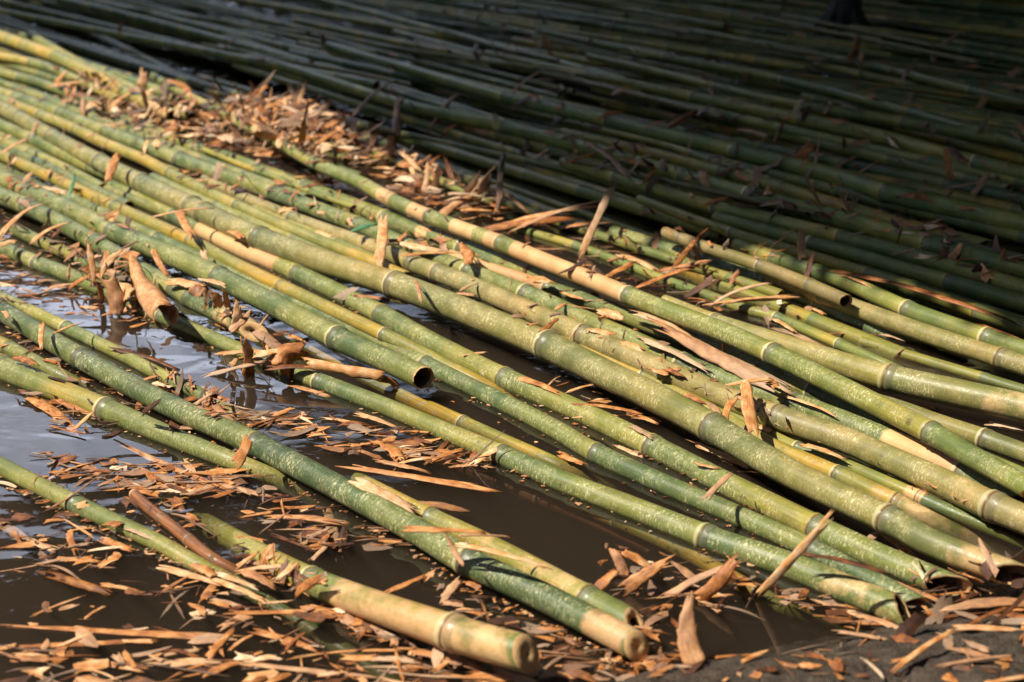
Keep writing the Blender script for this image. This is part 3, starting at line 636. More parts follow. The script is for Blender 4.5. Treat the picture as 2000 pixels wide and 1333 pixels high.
husks = [
 # cluster on the left of the water patch
 (256, 497, .115, 322, 594, .098, 36, TN-.08, 'large curled brown husk tube with a black open mouth, leaning on poles left of centre', dict(curl=5.4, taper=-.15, bend=.02, name='husk_tube', th=.001, jag=.04, w0=.4, twist=.01)),
 (207, 545, .075, 225, 617, .002, 30, OR, 'broad orange husk standing in the water beside the curled tube', dict(curl=1.6, taper=0, bend=.1)),
 (190, 552, .06, 197, 592, .002, 11, BR+.1, 'narrow brown husk standing left of the broad orange one', {}),
 (173, 484, .13, 183, 552, .06, 10, TN, 'narrow tan husk standing upright on the heap left of the tube', {}),
 (234, 491, .12, 190, 542, .06, 13, TN+.1, 'pale bent husk blade leaning over the heap left of the tube', dict(bend=.9)),
 (222, 548, .055, 250, 577, .045, 26, TN, 'grey-tan rolled husk behind the broad orange one', dict(curl=4., name='husk_tube')),
 (298, 486, .12, 328, 540, .07, 10, OR+.08, 'thin orange husk leaning to the right of the tube', {}),
 (333, 543, .07, 400, 557, .075, 26, TN+.02, 'mottled pinkish husk sheet right of the tube', dict(curl=1.)),
 (390, 544, .085, 441, 557, .08, 12, TN+.1, 'pale husk strip at the tip of the mottled sheet', {}),
 (379, 558, .075, 391, 582, .055, 24, BR+.05, 'short dark curled husk below the mottled sheet', dict(curl=2.6)),
 (301, 548, .1, 284, 618, .03, 5, PL, 'very thin whitish husk splinter below the tube', {}),
 (265, 548, .06, 264, 575, .03, 7, BR, 'small brown husk splinter just left of the tube', {}),
 (250, 610, .002, 280, 595, .01, 12, PL, 'pale torn husk at the foot of the tube', {}),
 (84, 566, .004, 142, 552, .02, 10, OR, 'orange husk boat on the blue water at left', dict(curl=1.5)),
 (130, 566, .004, 172, 538, .05, 8, OR, 'orange husk leaning up from the blue water at left', {}),
 (134, 520, .05, 130, 546, .01, 8, PL-.1, 'small pale husk standing on the pole above the blue water', {}),
 (160, 512, .06, 140, 516, .06, 7, TN, 'small tan husk lying across the pole at left of the heap', {}),
 (0, 478, .05, 32, 470, .05, 16, TN+.1, 'pale husk at the left edge above the blue water', {}),
 # cluster at the cut face
 (400, 729, .004, 524, 700, .03, 15, OR+.04, 'orange husk trough lying on the water left of centre', dict(curl=1.8, taper=.4)),
 (478, 664, .075, 482, 738, -.012, 18, OR+.12, 'upright orange husk strip dipping into the water left of centre', dict(taper=-.1, bend=.05, curl=.5)),
 (427, 686, .03, 555, 684, .05, 13, OR+.08, 'orange husk lying level behind the upright strip', dict(curl=1.3)),
 (497, 690, .05, 556, 681, .055, 20, TN+.06, 'wide pale-orange husk right of the upright strip', dict(curl=1.)),
 (592, 676, .06, 545, 716, .03, 34, BR+.12, 'dark-mouthed brown husk cup over the start of a pole at centre left', dict(curl=3.4, taper=-.3, name='husk_cup')),
 (597, 698, .05, 748, 724, .035, 17, TN-.02, 'long pinkish rolled husk tube with a dark open right end at centre left', dict(curl=3.8, taper=-.2, name='husk_tube', bend=.12, jag=.15)),
 (528, 716, .03, 623, 717, .035, 14, BR-.12, 'dark brown husk edge-on across a pole at centre left', {}),
 (746, 738, .02, 778, 757, .002, 12, BR+.15, 'torn brown husk at the open end of the long tube', dict(curl=1.4)),
 (456, 645, .07, 462, 596, .13, 18, PL-.05, 'pale upright husk above the cut face', dict(taper=.5)),
 (452, 642, .085, 490, 609, .11, 11, OR+.1, 'orange husk blade crossing the pale upright one', {}),
 (426, 604, .06, 418, 570, .1, 16, BR+.22, 'brown husk standing behind the green pole near the cut face', {}),
 (443, 604, .06, 436, 572, .11, 13, OR, 'second husk standing behind the green pole near the cut face', {}),
 (470, 606, .05, 566, 690, .03, 26, BR, 'brown husk sheet behind the cut face', dict(curl=1.5)),
 (508, 636, .07, 523, 616, .09, 3, TN, 'hair-thin husk splinter above the cut face', {}),
 (568, 750, .002, 638, 771, .002, 11, OR+.02, 'orange husk floating under the pole at centre left', {}),
 (563, 655, .002, 598, 667, .002, 9, OR, 'small orange husk floating between two poles above the pole mouth', {}),
 (450, 716, .004, 462, 702, .02, 10, TN, 'tiny tan husk beside the upright strip', {}),
 # on poles, centre
 (737, 517, .05, 747, 419, .11, 18, TN+.02, 'tall flat orange husk standing on the raft above the thickest pole', dict(taper=.1, bend=.05)),
 (813, 546, .09, 821, 584, .085, 7, BR+.2, 'small reddish husk on the thickest pole', {}),
 (770, 468, .06, 866, 489, .05, 20, PL-.05, 'pale crumpled husk on the raft right of the tall flat one', dict(curl=1.4)),
 (790, 496, .06, 902, 492, .06, 8, OR+.1, 'long thin husk under the pale crumpled one', {}),
 (903, 470, .08, 912, 516, .06, 24, BR+.18, 'curled brown husk roll below the pole with tan bands', dict(curl=1.9, twist=.8, jag=.4)),
 (1030, 541, .05, 1074, 551, .05, 20, TN, 'pinkish husk patch on a dried pole at centre', {}),
 (1098, 569, N, 1136, 582, N, 9, TN, 'small pinkish husk on the green pole above the rolled husk', {}),
 (1170, 604, .055, 1216, 613, .055, 20, TN, 'short pale husk cuff left of the rolled husk', dict(curl=3.2, name='husk_cuff')),
 (1235, 602, .06, 1345, 652, .05, 20, TN+.06, 'pale torn left part of the big rolled husk', dict(curl=1.6, taper=.4)),
 (1290, 628, .068, 1518, 744, .055, 42, OR-.02, 'big orange-brown rolled husk lying in the gap right of centre', dict(curl=2.3, taper=.1, name='husk_tube', bend=.08, jag=.3, twist=.25, w0=.6)),
 (1155, 641, N, 1197, 652, N, 18, TN, 'pinkish torn husk on the raft below the pale cuff', {}),
 (1213, 667, N, 1254, 681, N, 20, OR+.18, 'square orange husk on the frosted pole right of centre', dict(curl=2.)),
 (1250, 655, .05, 1382, 716, .045, 15, TN+.1, 'long pale pinkish husk under the big rolled one', dict(curl=1.)),
 (1270, 719, N, 1308, 729, N, 14, OR+.15, 'small orange husk on the tan pole right of centre', {}),
 (1300, 716, N, 1336, 734, N, 13, BR, 'crumpled brown husk beside a joint right of centre', dict(curl=1.8)),
 (890, 572, N, 926, 576, N, 9, OR+.1, 'orange husk sliver beside the thickest pole', {}),
 (900, 566, N, 932, 552, N, 7, TN, 'tan husk sliver on the pale yellow-tan pole', {}),
 (1060, 643, N, 1088, 620, N, 10, BR+.1, 'brown husk scrap stuck to the pale yellow-tan pole', {}),
 (1086, 603, N, 1104, 592, N, 8, OR+.12, 'orange husk chip on the frosted pole at centre', {}),
 # water gap, centre
 (1018, 735, N, 1096, 766, N, 15, OR+.02, 'orange husk flake floating below the thickest pole', dict(curl=1.2)),
 (1120, 786, N, 1244, 803, N, 9, OR, 'long thin orange husk floating below the thickest pole', {}),
 (1130, 812, N, 1240, 810, N, 5, TN, 'thin tan splinter floating below the thickest pole', {}),
 (1110, 764, N, 1158, 750, N, 6, TN+.05, 'thin tan splinter touching the thickest pole', {}),
 (1240, 812, N, 1290, 826, N, 15, OR+.02, 'orange husk chip floating beside the thickest pole', {}),
 (1236, 830, N, 1274, 853, N, 10, OR, 'narrow orange husk floating below the thickest pole, right of the chip', {}),
 (1205, 868, N, 1256, 892, N, 10, PL-.08, 'pale pink husk caught at a joint below the thickest pole', {}),
 (1092, 883, .002, 1145, 906, .002, 14, OR+.06, 'orange husk block floating between two poles below centre', {}),
 (905, 693, N, 950, 688, N, 6, TN, 'thin tan husk floating above the green poles at centre', {}),
 (690, 575, N, 742, 580, N, 12, BR+.12, 'brown husk floating in the dark gap below the thickest pole', {}),
 # right group
 (1350, 860, .003, 1472, 915, .003, 14, TN-.05, 'jagged orange husk floating under the thickest pole at right', dict(jag=.3)),
 (1354, 903, N, 1405, 914, N, 7, OR+.1, 'thin husk lying on the green pole below the jagged one', {}),
 (1458, 748, .085, 1474, 838, .055, 21, TN-.08, 'weathered tan husk strip hanging over the poles at right', dict(bend=.2, taper=0)),
 (1428, 749, .07, 1500, 738, .075, 13, TN, 'orange husk lying level on top of the hanging strip', {}),
 (1494, 737, .07, 1518, 758, .06, 17, OR+.04, 'folded orange husk end beside the hanging strip', {}),
 (1434, 778, .07, 1417, 818, .05, 13, OR+.06, 'orange husk leaf left of the hanging strip', {}),
 (1384, 784, N, 1406, 814, N, 12, BR+.15, 'brown husk on the thickest pole left of the hanging strip', {}),
 (1338, 768, N, 1374, 786, N, 12, BR+.1, 'brown crumpled husk on the yellow pole at right', {}),
 (1480, 832, N, 1506, 842, N, 14, TN, 'small tan husk at the foot of the hanging strip', {}),
 (1568, 866, .025, 1648, 893, .025, 11, TN, 'frayed pinkish husk on the vivid green pole', dict(jag=.3)),
 (1386, 588, .03, 1556, 573, .03, 15, TN, 'pale and orange husk floating on the dark water right of centre', dict(curl=1.4)),
 (1392, 584, .04, 1508, 546, .07, 8, TN+.08, 'pale husk blade leaning on the floating one right of centre', dict(bend=.5)),
 (1360, 600, .0, 1374, 586, .05, 6, PL+.1, 'tiny white husk chip standing in the dark water', {}),
 (1516, 637, N, 1622, 682, N, 13, OR-.04, 'reddish husk half sunk beside the lime green pole', {}),
 (1512, 621, N, 1552, 645, N, 9, TN, 'pale husk on the lime green pole', {}),
 (1724, 652, N, 1765, 664, N, 6, OR, 'thin orange husk floating at right in the dark water', {}),
 (1610, 650, .0, 1715, 652, .0, 5, OR-.05, 'long thin reddish splinter in the dark water at right', {}),
 (1720, 770, .003, 1832, 798, .003, 10, OR+.04, 'straight orange husk floating below the thick pale pole at right', dict(taper=.1)),
 (1934, 825, .003, 2002, 838, .003, 12, PL-.05, 'pale pink husk floating at the right edge', {}),
 (1590, 600, N, 1610, 612, N, 9, TN, 'small husk stuck at the joint of the sinking green pole', {}),
 (1530, 770, N, 1628, 806, N, 8, TN+.05, 'long yellowish husk between the poles at right', {}),
 (1615, 515, .08, 1950, 606, .08, 15, BR, 'very long brown husk strip on the poles at the right in half shade', dict(taper=.2)),
 (1905, 628, .07, 2010, 668, .07, 14, BR+.1, 'brown husk strip at the right edge in half shade', {}),
 # bottom
 (484, 857, .07, 460, 906, .045, 18, OR+.1, 'orange husk rectangle leaning on the dark green pole', dict(taper=0)),
 (277, 806, .05, 312, 782, .09, 9, .02, 'dark husk wedge standing on the dark green pole', {}),
 (217, 677, .025, 347, 716, .008, 12, D1, 'dark brown husk lying along the thin bright pole', dict(curl=1.3)),
 (84, 628, .065, 78, 673, .05, 9, TN, 'small tan husk on the dark green pole at left', {}),
 (34, 694, .05, 68, 710, .05, 15, BR+.05, 'dark reddish curled husk on the pole at the left edge', dict(curl=2.4)),
 (6, 606, .05, 14, 620, .05, 8, TN, 'tiny tan husk at the very left on the dark green pole', {}),
 (110, 648, .05, 158, 630, .05, 5, TN, 'thin tan splinter across the thin bright pole', {}),
 (695, 937, .045, 806, 988, .03, 22, TN+.06, 'pale salmon husk panel behind the dark green pole', dict(taper=.1)),
 (800, 980, .025, 908, 996, .012, 18, BR+.08, 'dark brown husk behind the salmon panel', dict(taper=.6)),
 (778, 1031, .085, 930, 1036, .085, 15, TN-.12, 'grey-tan husk laid across the dark green pole', dict(taper=.5, bend=.1)),
 (905, 1043, .085, 993, 1046, .075, 5, TN-.15, 'thin grey splinter at the right end of the husk laid across', {}),
 (876, 1046, .09, 905, 1108, .075, 10, TN-.15, 'twisted grey husk hanging down over the dark green pole', dict(twist=1.5)),
 (893, 1058, .07, 1057, 1099, .075, 12, TN+.04, 'salmon husk blade along the split pole', dict(curl=.8)),
 (1612, 1020, .15, 1478, 1166, .004, 14, TN+.08, 'long pale husk blade leaning across three poles at lower right', dict(bend=.2, taper=-.2, curl=1.2)),
 (1430, 921, .07, 1378, 973, .06, 10, TN-.1, 'short pinkish husk stick across the green pole at lower right', dict(taper=0)),
 (1213, 1158, .002, 1307, 1094, .05, 22, OR+.02, 'triangular orange husk at bottom centre', dict(taper=.8)),
 (1222, 1078, .04, 1278, 1116, .02, 18, TN-.08, 'tan husk bent over behind the triangular one', {}),
 (1200, 1076, .03, 1224, 1124, .004, 18, BR+.08, 'rough brown husk standing left of the triangular one', {}),
 (1163, 1150, .002, 1204, 1112, .02, 18, BR+.12, 'brown husk lying left of the triangular one', {}),
 (1303, 1160, .004, 1440, 1094, .045, 15, OR+.04, 'long orange husk blade at bottom centre right', dict(taper=.4)),
 (1362, 1172, .004, 1436, 1092, .06, 26, OR-.08, 'broad dark-orange folded husk beside the orange blade', dict(curl=1.2, taper=.5)),
 (1318, 1098, .02, 1362, 1134, .01, 15, BR+.05, 'brown husk behind the orange blade', {}),
 (1358, 1302, .006, 1351, 1160, .075, 34, BR+.2, 'wide tan leaf-shaped husk standing upright at the bottom', dict(taper=.85, curl=.9, bend=.1, jag=.1)),
 (1357, 1168, N, 1428, 1160, N, 7, OR+.1, 'thin orange husk floating below the broad folded one', {}),
 (1370, 1172, N, 1402, 1192, N, 10, OR+.1, 'small orange husk floating right of the upright leaf', {}),
 (1722, 1034, .012, 1788, 1092, .002, 16, BR+.2, 'brown husk floating beside the thickest pole near its tip', {}),
 (1688, 1056, .003, 1724, 1036, .012, 12, BR+.1, 'second brown husk tip beside the thickest pole near its tip', {}),
 (1566, 1078, .06, 1722, 1113, .055, 11, D1+.05, 'dark thin husk lying over two pole ends at lower right', {}),
 (1702, 1118, .006, 1858, 1179, .002, 12, OR-.02, 'long orange husk between two cut pole ends', {}),
 (1592, 1170, .002, 1690, 1206, .002, 13, OR+.04, 'orange splintered husk floating under the hollow cut end', dict(jag=.35)),
 (1662, 1194, .004, 1778, 1238, .004, 15, TN-.08, 'tan splintered husk at the waterline of the hollow cut end', dict(jag=.3)),
 (1856, 1184, .012, 2010, 1172, .012, 22, OR-.03, 'wide orange husk at the lower right edge', dict(taper=0)),
 (1868, 1222, N, 2010, 1230, N, 13, TN, 'pale husk strip on the mud at the right edge', {}),
 (1752, 1300, .05, 1862, 1229, .055, 10, TN-.02, 'pale husk stick lying slanted on the mud', {}),
 (1636, 1231, N, 1728, 1247, N, 9, OR+.04, 'orange husk at the edge of the mud', {}),
 (1450, 1291, N, 1498, 1269, N, 9, OR+.08, 'small orange husk at the water edge of the mud', {}),
 (1380, 1284, N, 1470, 1277, N, 6, OR-.05, 'thin reddish husk floating by the upright leaf', {}),
 (1845, 1295, .05, 1990, 1277, .05, 7, BR+.1, 'thin brown husk lying on the mud at right', {}),
 (1884, 1250, .05, 1928, 1268, .05, 15, BR+.12, 'short orange-brown husk on the mud at right', {}),
 (1528, 1296, N, 1560, 1300, N, 14, BR, 'crumpled brown husk on the mud', dict(curl=1.6)),
 (1564, 1296, .045, 1604, 1300, .045, 14, TN-.05, 'crumpled tan husk on the mud', dict(curl=1.4)),
 (1845, 1318, .05, 1870, 1340, .05, 18, OR, 'orange husk cut by the bottom edge on the mud', {}),
 (1925, 1333, .05, 2010, 1318, .05, 9, TN, 'tan husk in the bottom right corner', {}),
 # lower left water
 (20, 1222, .002, 440, 1246, .002, 12, OR+.0, 'very long straight orange husk floating at lower left', dict(bend=.02, taper=-.4, curl=.3)),
 (24, 1263, .002, 308, 1250, .002, 11, OR-.02, 'long orange husk floating below the very long one', dict(bend=.02, curl=.3)),
 (116, 1260, .005, 184, 1234, .005, 8, TN+.12, 'pale husk resting across the long floating ones', {}),
 (70, 1197, N, 167, 1161, N, 5, TN-.08, 'thin straight husk splinter on the open water at lower left', {}),
 (163, 1209, N, 204, 1184, N, 6, OR+.1, 'small forked husk on the open water at lower left', {}),
 (95, 1114, -.003, 215, 1150, -.003, 18, BR+.1, 'reddish-brown husk roll half under water at lower left', dict(curl=2.5, taper=.1)),
 (200, 1140, -.001, 270, 1152, .001, 9, TN, 'pale tip of the half-sunken husk roll', {}),
 (-10, 1008, -.004, 92, 1078, -.006, 24, OR-.02, 'orange-brown husk roll under the surface at the left edge', dict(curl=2.)),
 (60, 1052, .001, 112, 1076, .001, 12, TN+.05, 'pale husk floating over the sunken roll at left edge', {}),
 (75, 1098, N, 190, 1088, N, 9, OR+.04, 'orange husk floating above the reddish-brown roll', {}),
 (134, 1032, N, 150, 1080, N, 13, OR-.02, 'brown husk pointing towards the camera at lower left', {}),
 (133, 1037, N, 184, 1030, N, 6, TN, 'tan husk bar capping the brown husk at lower left', {}),
 (197, 1050, N, 258, 1072, N, 15, OR+.02, 'orange husk block floating below the lowest pole', dict(jag=.25)),
 (250, 1028, .018, 332, 1066, .012, 12, TN-.06, 'pinkish husk lying along the lowest pole', {}),
 (210, 1020, .02, 234, 1024, .02, 16, BR+.15, 'small brown husk chip on the lowest pole', {}),
 (318, 1105, .006, 434, 1138, .006, 15, TN+.06, 'pale pink husk beneath the end of the lowest pole', {}),
 (424, 1117, .012, 500, 1145, .008, 11, TN+.08, 'pale husk log across the end of the lowest pole', {}),
 (418, 1128, .01, 527, 1176, .004, 13, TN+.05, 'long pinkish husk slab beyond the end of the lowest pole', {}),
 (378, 1100, .018, 416, 1122, .012, 20, OR+.12, 'orange husk cuff at the waterline of the lowest pole', dict(curl=1.6)),
 (396, 1170, N, 424, 1136, N, 17, OR-.02, 'orange husk square under the pinkish slab', {}),
 (415, 1168, N, 480, 1188, N, 9, OR+.04, 'narrow orange husk left of the level strip', {}),
 (440, 1196, .004, 654, 1191, .004, 11, OR+.02, 'level orange husk strip floating below the tan-ended pole', dict(taper=.1, bend=.04)),
 (655, 1188, .006, 672, 1196, .006, 11, PL+.1, 'tiny white husk chip beside the tan-ended pole', {}),
 (497, 1229, .002, 628, 1270, .002, 14, OR+.0, 'orange husk slab floating at the bottom left of centre', {}),
 (405, 1283, .003, 455, 1228, .006, 14, OR+.02, 'orange husk slab end-on at the bottom', {}),
 (450, 1267, .004, 492, 1240, .004, 7, TN, 'narrow tan husk between two orange slabs', {}),
 (655, 1192, .004, 712, 1234, .002, 22, BR+.16, 'brown husk slab under the tan-ended pole', {}),
 (716, 1220, .003, 758, 1240, .002, 18, BR+.12, 'second brown husk slab under the tan-ended pole', {}),
 (145, 1291, N, 190, 1314, N, 8, OR+.08, 'curved orange husk at the bottom left', dict(bend=.8)),
 (174, 1289, N, 276, 1308, N, 11, OR+.08, 'orange husk blade at the bottom left', {}),
 (224, 1278, .006, 242, 1300, .003, 14, OR, 'short upright orange husk at the bottom left', {}),
 (243, 1273, .008, 264, 1302, .003, 10, OR+.06, 'second short upright orange husk at the bottom left', {}),
 (284, 1296, N, 388, 1287, N, 10, OR+.1, 'orange husk bar at the bottom left', {}),
 (290, 1286, N, 392, 1268, N, 9, TN-.02, 'tan husk bar above the orange one at the bottom left', {}),
 (336, 1296, .004, 432, 1290, .004, 15, PL-.1, 'pale greyish husk sheet at the bottom', dict(curl=1.)),
 (400, 1318, .003, 470, 1290, .005, 16, OR+.0, 'orange husk clump in front of the greyish sheet', {}),
 (470, 1294, .004, 722, 1322, .004, 11, OR+.04, 'long orange husk along the bottom edge', dict(bend=.03)),
 (496, 1288, .008, 546, 1284, .008, 12, PL, 'cream husk on the long one at the bottom edge', {}),
 (622, 1318, .008, 674, 1312, .008, 7, PL-.05, 'small cream husk by the bottom edge', {}),
 (730, 1284, .006, 808, 1291, .006, 14, PL-.06, 'cream and pink husk under the tan-ended pole', dict(curl=1.)),
 (816, 1268, .006, 935, 1306, .006, 22, OR-.04, 'crumpled brown-orange husk in the shadow of the tan-ended pole', dict(taper=.7)),
 (590, 1276, N, 822, 1268, N, 6, TN-.1, 'long thin tan husk under the tan-ended pole', {}),
 (0, 1266, .006, 32, 1258, .006, 11, PL-.08, 'pale husk at the left edge of the long floating ones', {}),
 (28, 1285, N, 112, 1288, N, 14, OR+.0, 'orange-brown husk raft at the lower left edge', {}),
 # mid water
 (684, 909, .003, 946, 951, .003, 15, OR+.04, 'long straight orange husk floating at centre left', dict(bend=.05, taper=-.2, curl=1.)),
 (738, 898, .002, 832, 918, .002, 11, BR+.15, 'dark orange husk behind the long straight one', {}),
 (748, 864, .006, 778, 896, .003, 22, OR+.02, 'broad orange husk floating above the long straight one', {}),
 (785, 902, .004, 862, 892, .004, 7, TN+.1, 'pale thin husk above the long straight one', {}),
 (922, 905, .006, 978, 871, .025, 13, TN+.1, 'pale husk leaning against the green pole joint at centre', {}),
 (886, 909, N, 962, 910, N, 9, OR+.08, 'level orange husk left of the green pole joint at centre', {}),
 (845, 896, .004, 905, 876, .006, 12, OR, 'orange husk clump left of the green pole joint at centre', {}),
 (520, 1005, .003, 674, 1020, .003, 15, OR+.04, 'orange husk bar floating below the dark green pole', dict(jag=.2)),
 (640, 990, -.004, 658, 1078, -.008, 19, BR+.12, 'brown husk pointing at the camera, half under water below the dark green pole', {}),
 (530, 1000, N, 478, 1008, N, 7, OR+.08, 'small orange husk left of the orange bar', {}),
 (466, 1045, N, 518, 1056, N, 9, OR+.02, 'small orange husk on open water right of the brown stick', dict(curl=1.2)),
 (600, 1050, .003, 645, 1030, .003, 10, OR, 'orange husk slanting below the orange bar', {}),
 (610, 1090, .003, 640, 1062, .003, 9, TN, 'tan husk below the orange bar', {}),
 (458, 1110, .012, 502, 1078, .014, 9, TN, 'tan husk lying on the tan-ended pole where it surfaces', {}),
 (470, 1112, .015, 555, 1105, .018, 10, TN+.08, 'pale husk along the tan-ended pole where it surfaces', {}),
 (540, 1130, .02, 574, 1100, .03, 12, PL-.06, 'cream husk on the first joint of the tan-ended pole', {}),
 (574, 1160, .01, 624, 1128, .055, 16, OR-.04, 'orange husk leaning on the tan-ended pole', dict(taper=.7)),
 (480, 1115, .02, 535, 1145, .015, 16, BR+.12, 'dark reddish husk at the surfacing tan-ended pole', {}),
 (756, 1154, .004, 830, 1122, .012, 11, OR+.02, 'orange husk branch between the two bottom poles', {}),
 (820, 1134, .004, 848, 1118, .014, 16, OR+.04, 'orange husk fragment against the dark green pole', {}),
 (862, 1172, .002, 900, 1130, .012, 17, OR+.08, 'orange husk standing below the dark green pole', {}),
 (864, 1176, N, 908, 1184, N, 13, TN-.1, 'tan husk floating under the standing one', {}),
 (905, 1132, N, 940, 1150, N, 13, OR, 'orange husk right of the standing one below the dark green pole', {}),
 (244, 868, .002, 425, 948, .001, 15, OR-.03, 'long reddish husk stick floating between two left poles', dict(curl=2.2, taper=0, bend=.03)),
 (410, 940, .002, 537, 970, .002, 12, OR+.0, 'splintered husk at the end of the long reddish stick', dict(jag=.3)),
 (62, 768, .01, 142, 838, .002, 24, OR+.0, 'curled orange husk floating below the yellow-green pole at left', dict(curl=1.5)),
 (110, 772, .012, 200, 812, .002, 18, OR-.06, 'second curled orange husk floating below the yellow-green pole at left', dict(curl=1.4)),
 (145, 837, .004, 178, 806, .02, 8, TN, 'tan husk leaning beside the curled orange ones', {}),
 (420, 790, .01, 465, 830, .002, 14, BR+.1, 'brown husk where the thin bright pole sinks', {}),
 (280, 740, .004, 345, 725, .02, 9, OR+.1, 'orange husk at the tip of the dark brown one', {}),
 (300, 745, .002, 322, 752, .015, 12, PL, 'cream husk chip where the thin bright pole sinks', {}),
 (396, 752, .01, 410, 775, .02, 7, TN, 'small tan husk standing where the thin bright pole sinks', {}),
 (380, 790, .01, 420, 765, .03, 6, TN, 'thin husk blade crossing the sinking thin pole', {}),
 (528, 814, .004, 570, 796, .012, 12, OR+.02, 'orange husk curl on the blue ripples at centre left', dict(curl=1.4)),
 (566, 818, N, 600, 806, N, 7, OR+.1, 'small orange husk on the blue ripples', {}),
 (630, 815, N, 704, 826, N, 6, PL-.12, 'pale thin husk on the blue ripples', {}),
 (696, 806, .003, 770, 830, .003, 11, TN-.02, 'pinkish husk clump at the waterline right of the blue ripples', {}),
 # upper poles
 (210, 354, .06, 230, 300, .12, 15, OR+.06, 'orange husk standing by a joint of the thickest pole at upper left', {}),
 (75, 362, .06, 130, 374, .06, 14, PL-.04, 'pale pod-shaped husk on the poles at left', dict(taper=.5)),
 (350, 410, .09, 377, 457, .07, 14, TN-.08, 'brown husk hanging over the slim golden pole', {}),
 (300, 421, .08, 406, 404, .09, 6, TN+.02, 'long thin husk lying across the thickest pole at left', {}),
 (2, 444, .08, 92, 384, .09, 9, TN+.06, 'curved pale husk across the poles at the left edge', dict(bend=.5)),
 (62, 465, .06, 138, 428, .08, 9, TN+.02, 'bent tan husk above the blue water patch', dict(bend=.6)),
 (0, 298, .06, 56, 268, .07, 8, TN, 'tan husk at the left edge in the sunlit raft', {}),
 (398, 487, .05, 410, 520, .035, 10, PL-.1, 'short whitish husk peg between the golden and the green poles', {}),
 (450, 449, N, 472, 462, N, 14, TN-.06, 'small orange husk on the thickest pole near its wide joint', {}),
 (340, 345, N, 400, 352, N, 8, TN, 'thin tan husk on the poles above the thickest one', {}),
 (98, 166, .09, 172, 157, .1, 10, TN+.02, 'long tan husk on the raft at upper left', {}),
 (108, 165, .09, 128, 138, .13, 8, TN, 'tan husk pointing up at upper left', {}),
 (272, 172, .08, 281, 138, .14, 17, OR+.1, 'orange husk standing upright at the shadow edge', {}),
 (322, 154, .1, 370, 173, .09, 14, OR+.04, 'orange husk slab lying at the shadow edge', {}),
 (470, 216, .1, 518, 217, .1, 13, PL+.02, 'white-ish husk lying in the heap', {}),
 (345, 228, .07, 355, 204, .11, 10, PL-.04, 'pale husk standing at the left of the heap', {}),
 (522, 262, .06, 640, 210, .12, 13, TN+.06, 'long pale-orange husk jutting from the top of the heap', {}),
 (530, 256, .07, 600, 243, .08, 14, TN, 'flat orange husk on the heap below the jutting one', {}),
 (536, 198, .1, 602, 226, .09, 11, TN, 'orange husk slab at the back of the heap', {}),
 (505, 185, .12, 522, 168, .15, 7, TN-.05, 'small husk tip standing behind the heap', {}),
 (560, 275, .07, 650, 262, .08, 12, OR, 'dark orange husk in the heart of the heap', {}),
 (590, 300, .07, 660, 250, .1, 11, OR+.06, 'orange husk slanting up in the heap', {}),
 (668, 285, .08, 700, 290, .08, 11, PL+.12, 'white scrap at the right of the heap', {}),
 (766, 322, .02, 762, 262, .11, 13, OR-.06, 'reddish husk post standing at the shadow edge', dict(taper=0)),
 (775, 285, .08, 822, 330, .06, 12, TN+.02, 'orange husk trough at the shadow edge', dict(curl=1.6)),
 (828, 370, .03, 836, 318, .09, 9, TN, 'narrow orange husk standing right of the heap', {}),
 (926, 370, .05, 960, 344, .08, 21, TN+.08, 'pale rolled husk end beside the very thin stem', dict(curl=4., name='husk_tube')),
 (882, 376, .07, 945, 382, .06, 10, PL-.06, 'cream husk under the rolled end', {}),
 (858, 420, .03, 925, 375, .06, 20, OR+.1, 'wide orange husk below the rolled end', dict(curl=1.6)),
 (990, 377, .05, 1034, 414, .02, 9, TN, 'straight orange husk above the fan-shaped one', {}),
 (940, 442, .02, 1110, 412, .05, 24, OR-.08, 'fan-shaped orange husk on the water at centre', dict(taper=-.4, curl=1.4, jag=.3)),
 (1000, 428, .03, 1160, 398, .07, 15, TN-.02, 'bright orange husk blade on top of the fan', dict(taper=.5)),
 (1010, 440, .03, 1185, 384, .09, 10, OR+.06, 'brown-tipped husk blade on top of the fan', dict(taper=.7)),
 (1100, 440, .02, 1190, 432, .04, 13, OR+.1, 'orange husk right of the fan', {}),
 (1135, 497, .002, 1196, 364, .13, 12, TN-.06, 'tall grey-tan husk leaning from the water into the shade', dict(bend=.2, taper=0)),
 (1180, 540, .004, 1238, 510, .02, 13, OR, 'orange husk on the dark water right of the tall leaning one', {}),
 (1214, 496, .02, 1282, 526, .006, 14, TN+.04, 'pale-orange husk on the dark water beside the chopped pole', {}),
 (1240, 560, .004, 1372, 512, .04, 11, BR+.16, 'brown husk blade on the dark water left of the brownish pole', {}),
 (1318, 516, .06, 1384, 438, .09, 8, BR+.05, 'dark brown stick-like husk leaning at the shadow edge', {}),
 (1290, 525, .02, 1378, 508, .05, 14, OR, 'orange husk at the foot of the dark stick-like one', {}),
 (1150, 273, .13, 1232, 344, .09, 11, TN-.14, 'grey-tan husk bar on the shaded poles at centre', dict(taper=0)),
 (1110, 312, .1, 1273, 270, .13, 7, TN-.2, 'thin grey husk crossing under the bar in the shade', {}),
 (1212, 306, .1, 1278, 325, .09, 13, TN-.1, 'grey husk sliver right of the bar in the shade', {}),
 (995, 182, .09, 1060, 134, .15, 6, TN-.1, 'thin grey husk jutting up from the shaded raft', {}),
 (686, 218, .1, 768, 150, .13, 6, BR, 'thin brown husk jutting up behind the heap', {}),
 (852, 222, .09, 902, 168, .11, 9, BR+.05, 'brown husk bent on the shaded raft', dict(bend=.7)),
 (775, 262, .07, 782, 182, .14, 11, BR+.05, 'dark husk standing in shade behind the heap', {}),
 (975, 400, .05, 985, 290, .14, 10, .08, 'dark husk post standing in shade above the fan', {}),
